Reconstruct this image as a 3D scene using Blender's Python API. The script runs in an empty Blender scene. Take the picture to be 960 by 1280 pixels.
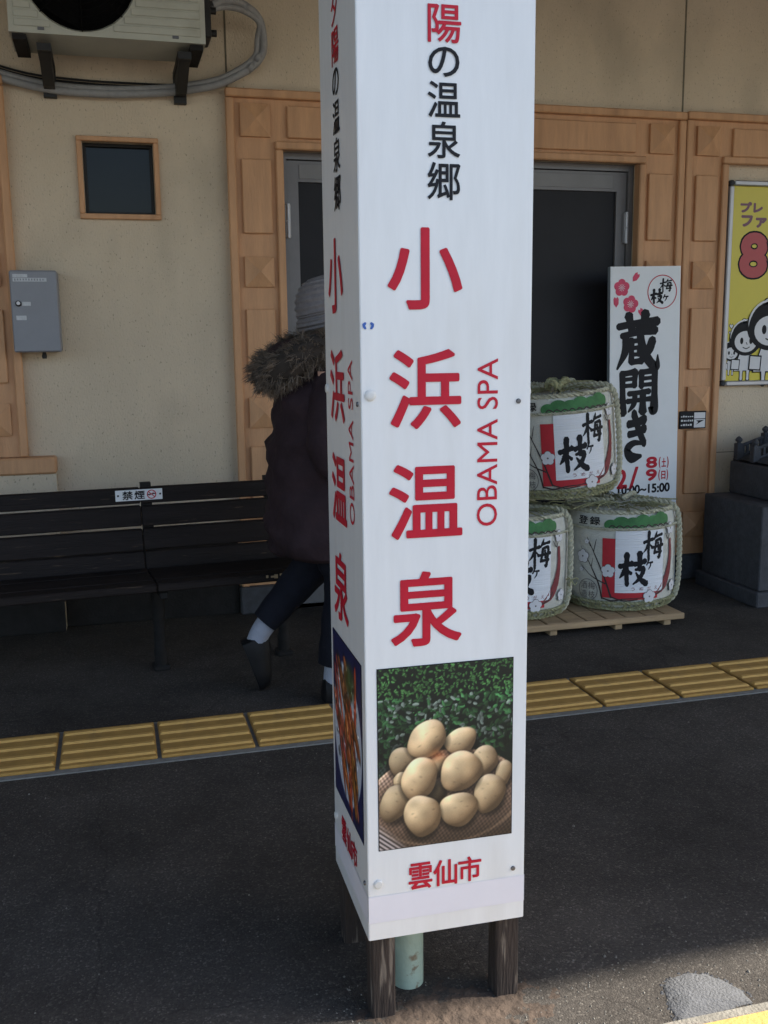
import bpy, math, random
import numpy as np
from mathutils import Vector, Matrix
random.seed(7)
rng = np.random.default_rng(7)
S = bpy.context.scene
COL = S.collection

# ------------------------------------------------------------------ camera
cam_d = bpy.data.cameras.new('camera')
cam = bpy.data.objects.new('camera', cam_d)
COL.objects.link(cam)
S.camera = cam
YAW, PITCH, ROLL = 0.26410, 0.16908, 0.01103
cam_d.sensor_fit = 'VERTICAL'
cam_d.sensor_height = 24.0
cam_d.lens = 24.0 * 1247.4 / 1280.0
cam_d.clip_start = 0.02
cam_d.clip_end = 3000
_f = Vector((math.sin(YAW) * math.cos(PITCH), math.cos(YAW) * math.cos(PITCH), -math.sin(PITCH)))
_r = Vector((math.cos(YAW), -math.sin(YAW), 0))
_d = _f.cross(_r)
_r2 = math.cos(ROLL) * _r + math.sin(ROLL) * _d
_d2 = -math.sin(ROLL) * _r + math.cos(ROLL) * _d
cam.matrix_world = Matrix(((_r2.x, -_d2.x, -_f.x, 0), (_r2.y, -_d2.y, -_f.y, 0), (_r2.z, -_d2.z, -_f.z, 1.2568), (0, 0, 0, 1)))

# ------------------------------------------------------------------ sky and sun
SUN_TO = Vector((0.73, -0.137, 0.669)).normalized()      # direction towards the sun
EL = math.asin(SUN_TO.z)
AZ = math.atan2(SUN_TO.x, SUN_TO.y)
W = bpy.data.worlds.new('World')
S.world = W
W.use_nodes = True
nt = W.node_tree
bg = nt.nodes['Background']
sky = nt.nodes.new('ShaderNodeTexSky')
sky.sky_type = 'NISHITA'
sky.sun_disc = False
sky.sun_elevation = EL
sky.sun_rotation = AZ
sky.air_density = 1.0
sky.dust_density = 1.6
sky.ozone_density = 1.0
nt.links.new(sky.outputs[0], bg.inputs[0])
bg.inputs[1].default_value = 0.10
sun_d = bpy.data.lights.new('sun', 'SUN')
sun_d.energy = 3.8
sun_d.angle = math.radians(1.0)
sun_d.color = (1.0, 0.94, 0.84)
sun = bpy.data.objects.new('sun', sun_d)
COL.objects.link(sun)
sun.rotation_euler = SUN_TO.to_track_quat('Z', 'Y').to_euler()
vs = S.view_settings
S.display_settings.display_device = 'sRGB'
vs.view_transform = 'Standard'
vs.look = 'None'
vs.gamma = 1.0
vs.exposure = 1.72
S.cycles.max_bounces = 8
S.cycles.diffuse_bounces = 4

# ------------------------------------------------------------------ helpers
def lin(c):
    return tuple(((v / 255.0) / 12.92 if v / 255.0 <= 0.04045 else ((v / 255.0 + 0.055) / 1.055) ** 2.4) for v in c)

def mat(name, col, rough=0.6, var=0.0, vscale=6.0, bump=0.0, bscale=60.0, metal=0.0, spec=0.5, speck=None, stretch=(1, 1, 1), stain=None):
    """procedural principled material: base colour, large value variation, fine bump, specks, stains"""
    m = bpy.data.materials.new(name)
    m.use_nodes = True
    t = m.node_tree
    N, L = t.nodes, t.links
    p = N['Principled BSDF']
    p.inputs['Roughness'].default_value = rough
    p.inputs['Metallic'].default_value = metal
    p.inputs['Specular IOR Level'].default_value = spec
    base = None
    co = N.new('ShaderNodeTexCoord')
    mp = N.new('ShaderNodeMapping')
    mp.inputs['Scale'].default_value = stretch
    L.new(co.outputs['Object'], mp.inputs[0])
    vec = mp.outputs[0]
    rgb = N.new('ShaderNodeRGB')
    rgb.outputs[0].default_value = (*col, 1)
    base = rgb.outputs[0]
    if var:
        n = N.new('ShaderNodeTexNoise')
        n.inputs['Scale'].default_value = vscale
        n.inputs['Detail'].default_value = 8
        n.inputs['Roughness'].default_value = 0.65
        L.new(vec, n.inputs['Vector'])
        mr = N.new('ShaderNodeMapRange')
        mr.inputs[1].default_value = 0.3
        mr.inputs[2].default_value = 0.7
        mr.inputs[3].default_value = 1 - var
        mr.inputs[4].default_value = 1 + var
        L.new(n.outputs[0], mr.inputs[0])
        mx = N.new('ShaderNodeMix')
        mx.data_type = 'RGBA'
        mx.blend_type = 'MULTIPLY'
        mx.inputs[0].default_value = 1
        L.new(base, mx.inputs[6])
        L.new(mr.outputs[0], mx.inputs[7])
        base = mx.outputs[2]
    for sp in ([speck] if speck else []) + ([stain] if stain else []):
        # (scale, low threshold, high threshold, colour, amount)
        n = N.new('ShaderNodeTexNoise')
        n.inputs['Scale'].default_value = sp[0]
        n.inputs['Detail'].default_value = 4
        L.new(vec, n.inputs['Vector'])
        mr = N.new('ShaderNodeMapRange')
        mr.inputs[1].default_value = sp[1]
        mr.inputs[2].default_value = sp[2]
        mr.inputs[3].default_value = 0
        mr.inputs[4].default_value = sp[4]
        L.new(n.outputs[0], mr.inputs[0])
        mx = N.new('ShaderNodeMix')
        mx.data_type = 'RGBA'
        L.new(mr.outputs[0], mx.inputs[0])
        L.new(base, mx.inputs[6])
        mx.inputs[7].default_value = (*sp[3], 1)
        base = mx.outputs[2]
    L.new(base, p.inputs['Base Color'])
    if bump:
        n = N.new('ShaderNodeTexNoise')
        n.inputs['Scale'].default_value = bscale
        n.inputs['Detail'].default_value = 5
        L.new(vec, n.inputs['Vector'])
        b = N.new('ShaderNodeBump')
        b.inputs['Strength'].default_value = bump
        b.inputs['Distance'].default_value = 0.01
        L.new(n.outputs[0], b.inputs['Height'])
        L.new(b.outputs[0], p.inputs['Normal'])
    return m

def vcol_mat(name, rough=0.5):
    m = bpy.data.materials.new(name)
    m.use_nodes = True
    N, L = m.node_tree.nodes, m.node_tree.links
    p = N['Principled BSDF']
    p.inputs['Roughness'].default_value = rough
    a = N.new('ShaderNodeAttribute')
    a.attribute_name = 'print'
    L.new(a.outputs['Color'], p.inputs['Base Color'])
    return m

class MB:
    """collects faces of one mesh"""
    def __init__(self):
        self.v, self.f = [], []
    def add(self, v, f):
        o = len(self.v)
        self.v += [tuple(map(float, q)) for q in v]
        self.f += [tuple(o + i for i in q) for q in f]
        return self
    def box(self, x0, x1, y0, y1, z0, z1, bev=0.0):
        if not bev:
            v = [(x0, y0, z0), (x1, y0, z0), (x1, y1, z0), (x0, y1, z0), (x0, y0, z1), (x1, y0, z1), (x1, y1, z1), (x0, y1, z1)]
            return self.add(v, [(0, 3, 2, 1), (4, 5, 6, 7), (0, 1, 5, 4), (1, 2, 6, 5), (2, 3, 7, 6), (3, 0, 4, 7)])
        b = bev
        v, idx = [], {}
        for sx in (0, 1):
            for sy in (0, 1):
                for sz in (0, 1):
                    X, Y, Z = (x0, x1)[sx], (y0, y1)[sy], (z0, z1)[sz]
                    ix, iy, iz = (b if sx == 0 else -b), (b if sy == 0 else -b), (b if sz == 0 else -b)
                    for a, q in (('x', (X, Y + iy, Z + iz)), ('y', (X + ix, Y, Z + iz)), ('z', (X + ix, Y + iy, Z))):
                        idx[(sx, sy, sz, a)] = len(v)
                        v.append(q)
        f = []
        I = lambda *k: idx[k]
        for s in (0, 1):
            r = (lambda q: q) if s else (lambda q: q[::-1])
            f.append(r((I(s, 0, 0, 'x'), I(s, 1, 0, 'x'), I(s, 1, 1, 'x'), I(s, 0, 1, 'x'))))
            f.append(r((I(0, s, 0, 'y'), I(0, s, 1, 'y'), I(1, s, 1, 'y'), I(1, s, 0, 'y'))))
            f.append(r((I(0, 0, s, 'z'), I(1, 0, s, 'z'), I(1, 1, s, 'z'), I(0, 1, s, 'z'))))
        for a in (0, 1):
            for c in (0, 1):
                f.append((I(0, a, c, 'y'), I(1, a, c, 'y'), I(1, a, c, 'z'), I(0, a, c, 'z')))
                f.append((I(a, 0, c, 'x'), I(a, 1, c, 'x'), I(a, 1, c, 'z'), I(a, 0, c, 'z')))
                f.append((I(a, c, 0, 'x'), I(a, c, 1, 'x'), I(a, c, 1, 'y'), I(a, c, 0, 'y')))
        for sx in (0, 1):
            for sy in (0, 1):
                for sz in (0, 1):
                    f.append((I(sx, sy, sz, 'x'), I(sx, sy, sz, 'y'), I(sx, sy, sz, 'z')))
        return self.add(v, f)
    def tube(self, pts, r, n=8, cap=True, closed=False):
        P = [Vector(p) for p in pts]
        m = len(P)
        R = r if isinstance(r, (list, tuple)) else [r] * m
        up = Vector((0, 0, 1))
        v, f = [], []
        prev = None
        for i in range(m):
            if closed:
                t = (P[(i + 1) % m] - P[i - 1])
            else:
                t = P[min(i + 1, m - 1)] - P[max(i - 1, 0)]
            t = t.normalized() if t.length > 1e-9 else Vector((0, 0, 1))
            if prev is None:
                a = up if abs(t.z) < 0.9 else Vector((1, 0, 0))
                u = a.cross(t).normalized()
            else:
                u = (prev - t * prev.dot(t))
                u = u.normalized() if u.length > 1e-6 else prev
            prev = u
            w = t.cross(u)
            for k in range(n):
                a = 2 * math.pi * k / n
                v.append(P[i] + (u * math.cos(a) + w * math.sin(a)) * R[i])
        segs = m if closed else m - 1
        for i in range(segs):
            j = (i + 1) % m
            for k in range(n):
                k2 = (k + 1) % n
                f.append((i * n + k, i * n + k2, j * n + k2, j * n + k))
        if cap and not closed:
            f.append(tuple(range(n))[::-1])
            f.append(tuple((m - 1) * n + k for k in range(n)))
        return self.add(v, f)
    def lathe(self, prof, n=32, c=(0, 0, 0), capb=False, capt=False):
        v, f = [], []
        for r, z in prof:
            for k in range(n):
                a = 2 * math.pi * k / n
                v.append((c[0] + r * math.cos(a), c[1] + r * math.sin(a), c[2] + z))
        for i in range(len(prof) - 1):
            for k in range(n):
                k2 = (k + 1) % n
                f.append((i * n + k, i * n + k2, (i + 1) * n + k2, (i + 1) * n + k))
        if capb:
            f.append(tuple(range(n))[::-1])
        if capt:
            f.append(tuple((len(prof) - 1) * n + k for k in range(n)))
        return self.add(v, f)
    def loft(self, rings, n=24, cap=True):
        """rings: (cx, cy, z, rx, ry)"""
        v, f = [], []
        for cx, cy, z, rx, ry in rings:
            for k in range(n):
                a = 2 * math.pi * k / n
                v.append((cx + rx * math.cos(a), cy + ry * math.sin(a), z))
        for i in range(len(rings) - 1):
            for k in range(n):
                k2 = (k + 1) % n
                f.append((i * n + k, i * n + k2, (i + 1) * n + k2, (i + 1) * n + k))
        if cap:
            f.append(tuple(range(n))[::-1])
            f.append(tuple((len(rings) - 1) * n + k for k in range(n)))
        return self.add(v, f)
    def map(self, fn):
        self.v = [tuple(fn(*q)) for q in self.v]
        return self
    def mesh(self, name, material, smooth=False):
        me = bpy.data.meshes.new(name)
        me.from_pydata(self.v, [], self.f)
        me.validate()
        me.update()
        if material:
            me.materials.append(material)
        if smooth:
            me.polygons.foreach_set('use_smooth', [True] * len(me.polygons))
            try:
                me.set_sharp_from_angle(angle=math.radians(40))
            except Exception:
                pass
        return me
    def build(self, name, material, parent=None, smooth=False):
        return link(name, self.mesh(name, material, smooth), parent)

def link(name, me, parent=None):
    o = bpy.data.objects.new(name, me)
    COL.objects.link(o)
    if parent is not None:
        o.parent = parent
    return o

def tag(o, label=None, cat=None, group=None, kind=None):
    if label: o['label'] = label
    if cat: o['category'] = cat
    if group: o['group'] = group
    if kind: o['kind'] = kind
    return o

def thing(name, label, cat, loc=(0, 0, 0), rot=(0, 0, 0), group=None):
    o = bpy.data.objects.new(name, None)
    o.empty_display_size = 0.1
    COL.objects.link(o)
    o.location = loc
    o.rotation_euler = rot
    return tag(o, label, cat, group)

def struct(o):
    o['kind'] = 'structure'
    return o

_glyphs = {}
def glyph(body, offset=0.0):
    """outline mesh of a string in Blender's built-in font, scaled to the unit box"""
    key = (body, offset)
    if key in _glyphs:
        return _glyphs[key]
    cu = bpy.data.curves.new('lettering', 'FONT')
    cu.body = body
    cu.resolution_u = 4
    cu.offset = offset
    ob = bpy.data.objects.new('lettering', cu)
    COL.objects.link(ob)
    dg = bpy.context.evaluated_depsgraph_get()
    me = bpy.data.meshes.new_from_object(ob.evaluated_get(dg))
    v = np.array([q.co[:] for q in me.vertices])
    f = [tuple(q.vertices) for q in me.polygons]
    bpy.data.objects.remove(ob)
    bpy.data.curves.remove(cu)
    bpy.data.meshes.remove(me)
    lo, hi = v.min(0), v.max(0)
    out = ((v[:, 0] - lo[0]) / (hi[0] - lo[0]), (v[:, 1] - lo[1]) / (hi[1] - lo[1]), f)
    _glyphs[key] = out
    return out

def put_glyph(mb, body, cx, cy, w, h, fn, bold=0.0, turn=False):
    """lay a string into the box centred at (cx, cy), through fn(u, v, e) -> xyz; bold thickens every stroke by
    laying shifted copies a hair above one another"""
    gx, gy, f = glyph(body)
    B = bold * max(w, h)
    n = 10 if bold else 1
    w, h = w - 2 * B, h - 2 * B
    for k in range(n):
        dx, dy = (B * math.cos(2 * math.pi * k / n), B * math.sin(2 * math.pi * k / n)) if bold else (0, 0)
        e = .00006 * k
        if turn:      # reads upwards
            pts = [fn(cx + dx - (y - 0.5) * w, cy + dy + (x - 0.5) * h, e) for x, y in zip(gx, gy)]
        else:
            pts = [fn(cx + dx + (x - 0.5) * w, cy + dy + (y - 0.5) * h, e) for x, y in zip(gx, gy)]
        mb.add(pts, f)

def stroke(mb, pts, fn, rough=0.0, n=10, layer=0.0):
    """brush stroke: points (x, y, width), smoothed, through fn(u, v, layer)"""
    P = np.array(pts, float)
    if len(P) == 2:
        t = np.linspace(0, 1, n)[:, None]
        Q = P[0] * (1 - t) + P[1] * t
        Q[:, 2] *= 1 + 0.25 * np.abs(2 * t[:, 0] - 1) ** 2
    else:
        E = np.vstack([2 * P[0] - P[1], P, 2 * P[-1] - P[-2]])
        Q = []
        for i in range(1, len(E) - 2):
            for t in np.linspace(0, 1, n, endpoint=False):
                p0, p1, p2, p3 = E[i - 1], E[i], E[i + 1], E[i + 2]
                Q.append(0.5 * (2 * p1 + (p2 - p0) * t + (2 * p0 - 5 * p1 + 4 * p2 - p3) * t * t + (3 * p1 - p0 - 3 * p2 + p3) * t ** 3))
        Q.append(P[-1])
        Q = np.array(Q)
    T = np.gradient(Q[:, :2], axis=0)
    T /= np.maximum(np.linalg.norm(T, axis=1), 1e-9)[:, None]
    Nn = np.c_[-T[:, 1], T[:, 0]]
    w = np.abs(Q[:, 2]) / 2
    # rounded ends
    a = Q[0, :2] - T[0] * w[0] * 0.7
    b = Q[-1, :2] + T[-1] * w[-1] * 0.7
    C = np.vstack([a, Q[:, :2], b])
    Nn = np.vstack([Nn[0], Nn, Nn[-1]])
    w = np.r_[w[0] * 0.45, w, w[-1] * 0.4]
    if rough:
        wl = w * (1 + rough * rng.uniform(-1, 1, len(w)))
        wr = w * (1 + rough * rng.uniform(-1, 1, len(w)))
    else:
        wl = wr = w
    v, f = [], []
    for c, nn, l, r in zip(C, Nn, wl, wr):
        v.append(fn(*(c + nn * l)))
        v.append(fn(*(c - nn * r)))
    for i in range(len(C) - 1):
        f.append((2 * i, 2 * i + 1, 2 * i + 3, 2 * i + 2))
    mb.add(v, f)

BRUSH = {
 'ume': [[(.02,.64,.07),(.45,.74,.08)], [(.26,1.0,.11),(.24,.5,.09),(.25,.0,.08)], [(.23,.62,.08),(.13,.42,.07),(.0,.28,.02)], [(.3,.56,.03),(.42,.44,.08)],
   [(.66,1.0,.03),(.6,.86,.08),(.5,.72,.05)], [(.6,.82,.06),(.95,.88,.07)], [(.62,.68,.08),(.58,.42,.08),(.52,.22,.07)], [(.62,.68,.06),(.88,.69,.09),(.86,.38,.09),(.8,.08,.1),(.7,.1,.03)],
   [(.46,.44,.06),(1.0,.5,.07)], [(.54,.25,.07),(.92,.27,.07)], [(.72,.6,.06),(.75,.36,.07)]],
 'eda': [[(.02,.60,.11),(.46,.70,.12)], [(.27,.98,.17),(.26,.5,.13),(.28,.02,.13)], [(.24,.58,.13),(.14,.38,.12),(.02,.24,.03)], [(.3,.5,.04),(.42,.38,.09)],
   [(.55,.66,.11),(.95,.75,.12)], [(.74,1.0,.15),(.74,.5,.12)], [(.58,.50,.07),(.88,.52,.13),(.76,.24,.12),(.5,.04,.04)], [(.6,.4,.05),(.76,.2,.12),(1.0,.04,.16)]],
 'ke': [[(.38,1.0,.14),(.1,.5,.12)], [(.25,.72,.12),(.95,.74,.16)], [(.68,.7,.15),(.62,.35,.14),(.35,.0,.06)]],
 'kura': [[(.06,.77,.09),(.5,.83,.09),(.95,.86,.12)], [(.29,.97,.11),(.37,.70,.1)], [(.67,1.0,.12),(.60,.72,.1)], [(.14,.60,.08),(.5,.66,.08),(.9,.70,.12)], [(.23,.60,.11),(.22,.32,.11),(.04,.0,.03)],
   [(.36,.52,.08),(.36,.12,.08)], [(.36,.50,.06),(.56,.52,.06)], [(.40,.38,.05),(.56,.39,.06)], [(.54,.39,.07),(.53,.26,.07)], [(.40,.26,.05),(.55,.26,.05)], [(.36,.12,.07),(.60,.14,.08)],
   [(.53,.78,.11),(.60,.42,.12),(.76,.14,.13),(.94,.02,.10),(.96,.24,.02)], [(.84,.52,.12),(.74,.32,.12),(.52,.13,.04)], [(.74,.80,.09),(.86,.71,.1)]],
 'kai': [[(.09,.94,.11),(.10,.5,.10),(.11,.03,.14)], [(.10,.92,.08),(.42,.96,.10)], [(.42,.95,.10),(.40,.64,.08)], [(.12,.79,.06),(.42,.81,.06)], [(.12,.65,.06),(.42,.66,.07)],
   [(.58,.95,.10),(.58,.62,.08)], [(.58,.94,.08),(.93,.98,.10)], [(.92,.97,.11),(.92,.5,.11),(.90,.08,.15),(.78,.13,.04)], [(.60,.80,.06),(.92,.82,.06)], [(.60,.66,.06),(.92,.67,.07)],
   [(.26,.47,.07),(.78,.51,.08)], [(.22,.30,.07),(.82,.34,.07)], [(.42,.48,.09),(.39,.24,.09),(.25,.06,.03)], [(.62,.50,.10),(.62,.05,.12)]],
 'ki': [[(.17,.77,.13),(.5,.80,.12),(.86,.87,.16)], [(.2,.55,.12),(.5,.58,.11),(.86,.67,.15)], [(.40,1.0,.17),(.62,.62,.16),(.84,.34,.15)], [(.82,.34,.05),(.42,.36,.10),(.14,.22,.17),(.32,.05,.18),(.72,.07,.06)]],
}
def brush(mb, key, cx, cy, w, h, fn, rough=0.08, wm=1.0):
    for i, s in enumerate(BRUSH[key]):
        stroke(mb, [(x, y, wd * wm) for x, y, wd in s], lambda x, y: fn(cx + (x - .5) * w, cy + (y - .5) * h, .00006 * i), rough)

def disc(mb, cx, cy, rx, ry, fn, n=20, rot=0.0):
    v = [fn(cx, cy)]
    for k in range(n):
        a = 2 * math.pi * k / n
        x, y = rx * math.cos(a), ry * math.sin(a)
        v.append(fn(cx + x * math.cos(rot) - y * math.sin(rot), cy + x * math.sin(rot) + y * math.cos(rot)))
    mb.add(v, [(0, 1 + k, 1 + (k + 1) % n) for k in range(n)])

def ring(mb, cx, cy, rx, ry, t, fn, n=36):
    v = []
    for k in range(n):
        a = 2 * math.pi * k / n
        v.append(fn(cx + rx * math.cos(a), cy + ry * math.sin(a)))
        v.append(fn(cx + (rx - t) * math.cos(a), cy + (ry - t) * math.sin(a)))
    mb.add(v, [(2 * k, (2 * k + 2) % (2 * n), (2 * k + 3) % (2 * n), 2 * k + 1) for k in range(n)])

def rect(mb, x0, x1, y0, y1, fn, nx=1, ny=1):
    v = [fn(x0 + (x1 - x0) * i / nx, y0 + (y1 - y0) * j / ny) for j in range(ny + 1) for i in range(nx + 1)]
    f = [(j * (nx + 1) + i, j * (nx + 1) + i + 1, (j + 1) * (nx + 1) + i + 1, (j + 1) * (nx + 1) + i) for j in range(ny) for i in range(nx)]
    mb.add(v, f)

def poly(mb, pts, fn):
    mb.add([fn(*p) for p in pts], [tuple(range(len(pts)))])

def picture(name, w, h, img, fn, material, parent):
    """flat printed picture: a grid of cells with printed colours; img rows from the bottom, linear rgb"""
    ny, nx = img.shape[:2]
    mb = MB()
    rect(mb, 0, w, 0, h, fn, nx - 1, ny - 1)
    me = mb.mesh(name, material)
    at = me.color_attributes.new('print', 'FLOAT_COLOR', 'POINT')
    c = np.ones((nx * ny, 4))
    c[:, :3] = img.reshape(-1, 3)
    at.data.foreach_set('color', c.ravel())
    return link(name, me, parent)

def rope(mb, path, r, pitch, n=5, strands=2, closed=False):
    P = [Vector(p) for p in path]
    L = [0.0]
    for a, b in zip(P, P[1:]):
        L.append(L[-1] + (b - a).length)
    steps = max(8, int(L[-1] / pitch * 7))
    pts, ts = [], []
    for i in range(steps + 1):
        s = L[-1] * i / steps
        j = max(k for k in range(len(L)) if L[k] <= s + 1e-9)
        j = min(j, len(P) - 2)
        q = (s - L[j]) / max(1e-9, L[j + 1] - L[j])
        pts.append(P[j].lerp(P[j + 1], q))
        ts.append(s)
    prev = None
    fr = []
    for i in range(len(pts)):
        t = (pts[min(i + 1, len(pts) - 1)] - pts[max(i - 1, 0)]).normalized()
        if prev is None:
            a = Vector((0, 0, 1)) if abs(t.z) < .9 else Vector((1, 0, 0))
            u = a.cross(t).normalized()
        else:
            u = (prev - t * prev.dot(t)).normalized()
        prev = u
        fr.append((u, t.cross(u)))
    for k in range(strands):
        sp = []
        for (u, w), p, s in zip(fr, pts, ts):
            a = 2 * math.pi * (s / pitch + k / strands)
            sp.append(p + (u * math.cos(a) + w * math.sin(a)) * r * 0.5)
        mb.tube(sp, r * 0.62, n)

def smooth_path(pts, n=8):
    P = np.array(pts, float)
    E = np.vstack([2 * P[0] - P[1], P, 2 * P[-1] - P[-2]])
    Q = []
    for i in range(1, len(E) - 2):
        for t in np.linspace(0, 1, n, endpoint=False):
            p0, p1, p2, p3 = E[i - 1], E[i], E[i + 1], E[i + 2]
            Q.append(0.5 * (2 * p1 + (p2 - p0) * t + (2 * p0 - 5 * p1 + 4 * p2 - p3) * t * t + (3 * p1 - p0 - 3 * p2 + p3) * t ** 3))
    Q.append(P[-1])
    return [tuple(q) for q in Q]

# ------------------------------------------------------------------ materials
M = {}
M['plaster'] = mat('plaster', (.615, .51, .38), .9, .09, 2.2, .45, 150, speck=(120, .62, .69, (.20, .165, .12), .6), stretch=(1, 1, .55), stain=(2.4, .54, .80, (.27, .235, .18), .55))
M['tan'] = mat('tan_moulding', (.56, .305, .155), .6, .13, 11, .2, 90, stretch=(2.2, 2.2, .3), stain=(5, .56, .8, (.26, .13, .06), .5))
M['joint'] = mat('caulk', (.16, .14, .10), .9, .2, 30)
M['concrete'] = mat('concrete', (.20, .185, .155), .9, .2, 20, .5, 150)
M['patch'] = mat('grey_mortar', (.105, .107, .112), .95, .18, 30, .6, 190, speck=(120, .6, .68, (.06, .06, .06), .6))
M['ochre'] = mat('tactile_yellow', (.56, .335, .095), .7, .10, 30, .25, 300, stain=(16, .60, .75, (.26, .18, .08), .45))
M['mortar'] = mat('tile_mortar', (.19, .19, .18), .9, .2, 40, .3, 200)
M['edge_yellow'] = mat('edge_yellow', (.50, .31, .09), .7, .2, 20, .3, 150)
M['ballast'] = mat('ballast', (.11, .10, .088), .95, .3, 8, 1.0, 20)
M['canopy'] = mat('canopy_paint', (.24, .24, .23), .7, .1, 5)
M['panel_white'] = mat('sign_white', (.71, .72, .72), .28, .04, 5, .05, 7, stretch=(6, 6, 1), stain=(2.2, .54, .82, (.50, .47, .40), .24))
M['tape'] = mat('white_tape', (.70, .69, .74), .45, .03, 9)
M['red'] = mat('sign_red', (.47, .011, .030), .5, .08, 20, spec=.25)
M['ink'] = mat('sign_black', (.012, .013, .017), .6, .1, 20, spec=.2)
M['dark_wood'] = mat('weathered_post', (.026, .017, .013), .8, .4, 14, .6, 70, stretch=(3, 3, .3), speck=(26, .58, .66, (.23, .19, .15), .55))
M['steel_green'] = mat('pale_green_paint', (.36, .45, .36), .5, .15, 12, .2, 60, speck=(34, .60, .68, (.17, .10, .05), .8), stain=(9, .55, .8, (.30, .33, .22), .6))
M['plastic_white'] = mat('cap_white', (.62, .62, .60), .4, .05, 20)
M['screw'] = mat('screw_metal', (.16, .16, .17), .45, .2, 60, metal=.8)
M['blue'] = mat('sticker_blue', (.03, .10, .38), .5, .1, 50)
M['print'] = vcol_mat('printed_picture', .38)
M['bench'] = mat('bench_wood', (.014, .0105, .010), .7, .35, 10, .35, 60, spec=.22, stretch=(.25, 3, 3), speck=(40, .66, .72, (.16, .11, .07), .4))
M['iron'] = mat('cast_iron', (.016, .015, .015), .75, .3, 20, .3, 90, spec=.22)
M['alu'] = mat('aluminium', (.40, .40, .42), .42, .06, 10, metal=.55)
M['alu_dark'] = mat('aluminium_dull', (.17, .165, .17), .5, .08, 10, metal=.35)
M['dark_panel'] = mat('dark_door_panel', (.017, .017, .021), .5, .15, 3, .05, 30, spec=.2)
M['fan_black'] = mat('fan_black', (.004, .004, .0045), .8, .1, 20, spec=.1)
M['tile_base'] = mat('tactile_yellow_dirty', (.41, .235, .058), .8, .12, 30, .3, 300, stain=(14, .55, .75, (.16, .11, .055), .5))
M['rail_grey'] = mat('rail_grey', (.20, .20, .205), .55, .1, 8)
M['pane'] = mat('dark_window_pane', (.006, .0065, .007), .08, .1, 3, spec=.2)
M['ac'] = mat('ac_cream', (.47, .48, .42), .55, .08, 6, .05, 60, stain=(5, .58, .8, (.25, .23, .17), .35))
M['black'] = mat('black_plastic', (.012, .012, .013), .6, .2, 20)
M['hose'] = mat('grey_hose_tape', (.27, .27, .27), .6, .15, 30, .2, 60)
M['box_grey'] = mat('box_grey', (.235, .245, .275), .5, .06, 8, .05, 90)
M['label_white'] = mat('label_tape', (.50, .52, .55), .5, .15, 90)
M['sign_white2'] = mat('board_white', (.74, .77, .80), .55, .05, 4)
M['board_side'] = mat('board_edge', (.25, .29, .33), .7, .1, 10)
M['komo'] = mat('woven_mat', (.60, .60, .54), .85, .10, 12, .5, 130, stretch=(1, 1, 3))
M['komo_print'] = mat('label_paper', (.74, .76, .80), .7, .04, 20, .5, 160, stretch=(.05, .05, 1))
M['straw'] = mat('straw', (.30, .30, .17), .85, .35, 30, .5, 200, stretch=(4, 4, .5))
M['rope'] = mat('straw_rope', (.46, .45, .34), .85, .25, 60, .4, 250)
M['barrel_red'] = mat('barrel_red', (.46, .020, .032), .7, .08, 30)
M['maroon'] = mat('barrel_maroon', (.20, .035, .04), .7, .15, 30)
M['green'] = mat('pine_green', (.045, .17, .055), .7, .3, 20)
M['branch'] = mat('branch_brown', (.035, .025, .025), .7, .1, 30)
M['petal'] = mat('petal_white', (.66, .66, .69), .7, .05, 30)
M['pink_ink'] = mat('petal_pink', (.60, .05, .12), .6, .1, 30)
M['seal'] = mat('seal_grey', (.13, .12, .12), .7, .1, 30)
M['pallet'] = mat('pallet_wood', (.40, .28, .16), .8, .25, 10, .3, 70, stretch=(.3, 4, 4))
M['poster_yellow'] = mat('poster_yellow', (.62, .52, .035), .35, .04, 4)
M['poster_red'] = mat('poster_red', (.40, .02, .03), .35, .04, 10)
M['poster_purple'] = mat('poster_maroon', (.14, .03, .07), .35, .04, 10)
M['poster_white'] = mat('poster_white', (.62, .63, .66), .35, .04, 10)
M['stone'] = mat('dark_stone', (.050, .053, .062), .75, .3, 25, .4, 120)
M['coat'] = mat('coat_cloth', (.030, .0185, .0225), .85, .3, 9, .4, 40, spec=.2)
M['fur'] = mat('fur_brown', (.15, .118, .092), .85, .5, 30)
M['fur_core'] = mat('fur_dark', (.035, .027, .022), .95, .3, 30)
M['hat'] = mat('knit_grey', (.20, .185, .19), .95, .15, 60, .5, 250)
M['trouser'] = mat('trouser_navy', (.010, .011, .017), .9, .2, 15, .3, 60, spec=.15)
M['sock'] = mat('sock_white', (.30, .32, .38), .9, .08, 40, .3, 200)
M['shoe'] = mat('shoe_black', (.007, .007, .008), .55, .2, 20, spec=.25)
M['skin'] = mat('skin', (.44, .25, .18), .55, .08, 20)
M['scarf'] = mat('scarf_pink', (.33, .12, .12), .9, .15, 30)
M['dirt'] = mat('dirt', (.066, .046, .033), .95, .5, 14, 1.0, 60)

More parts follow.
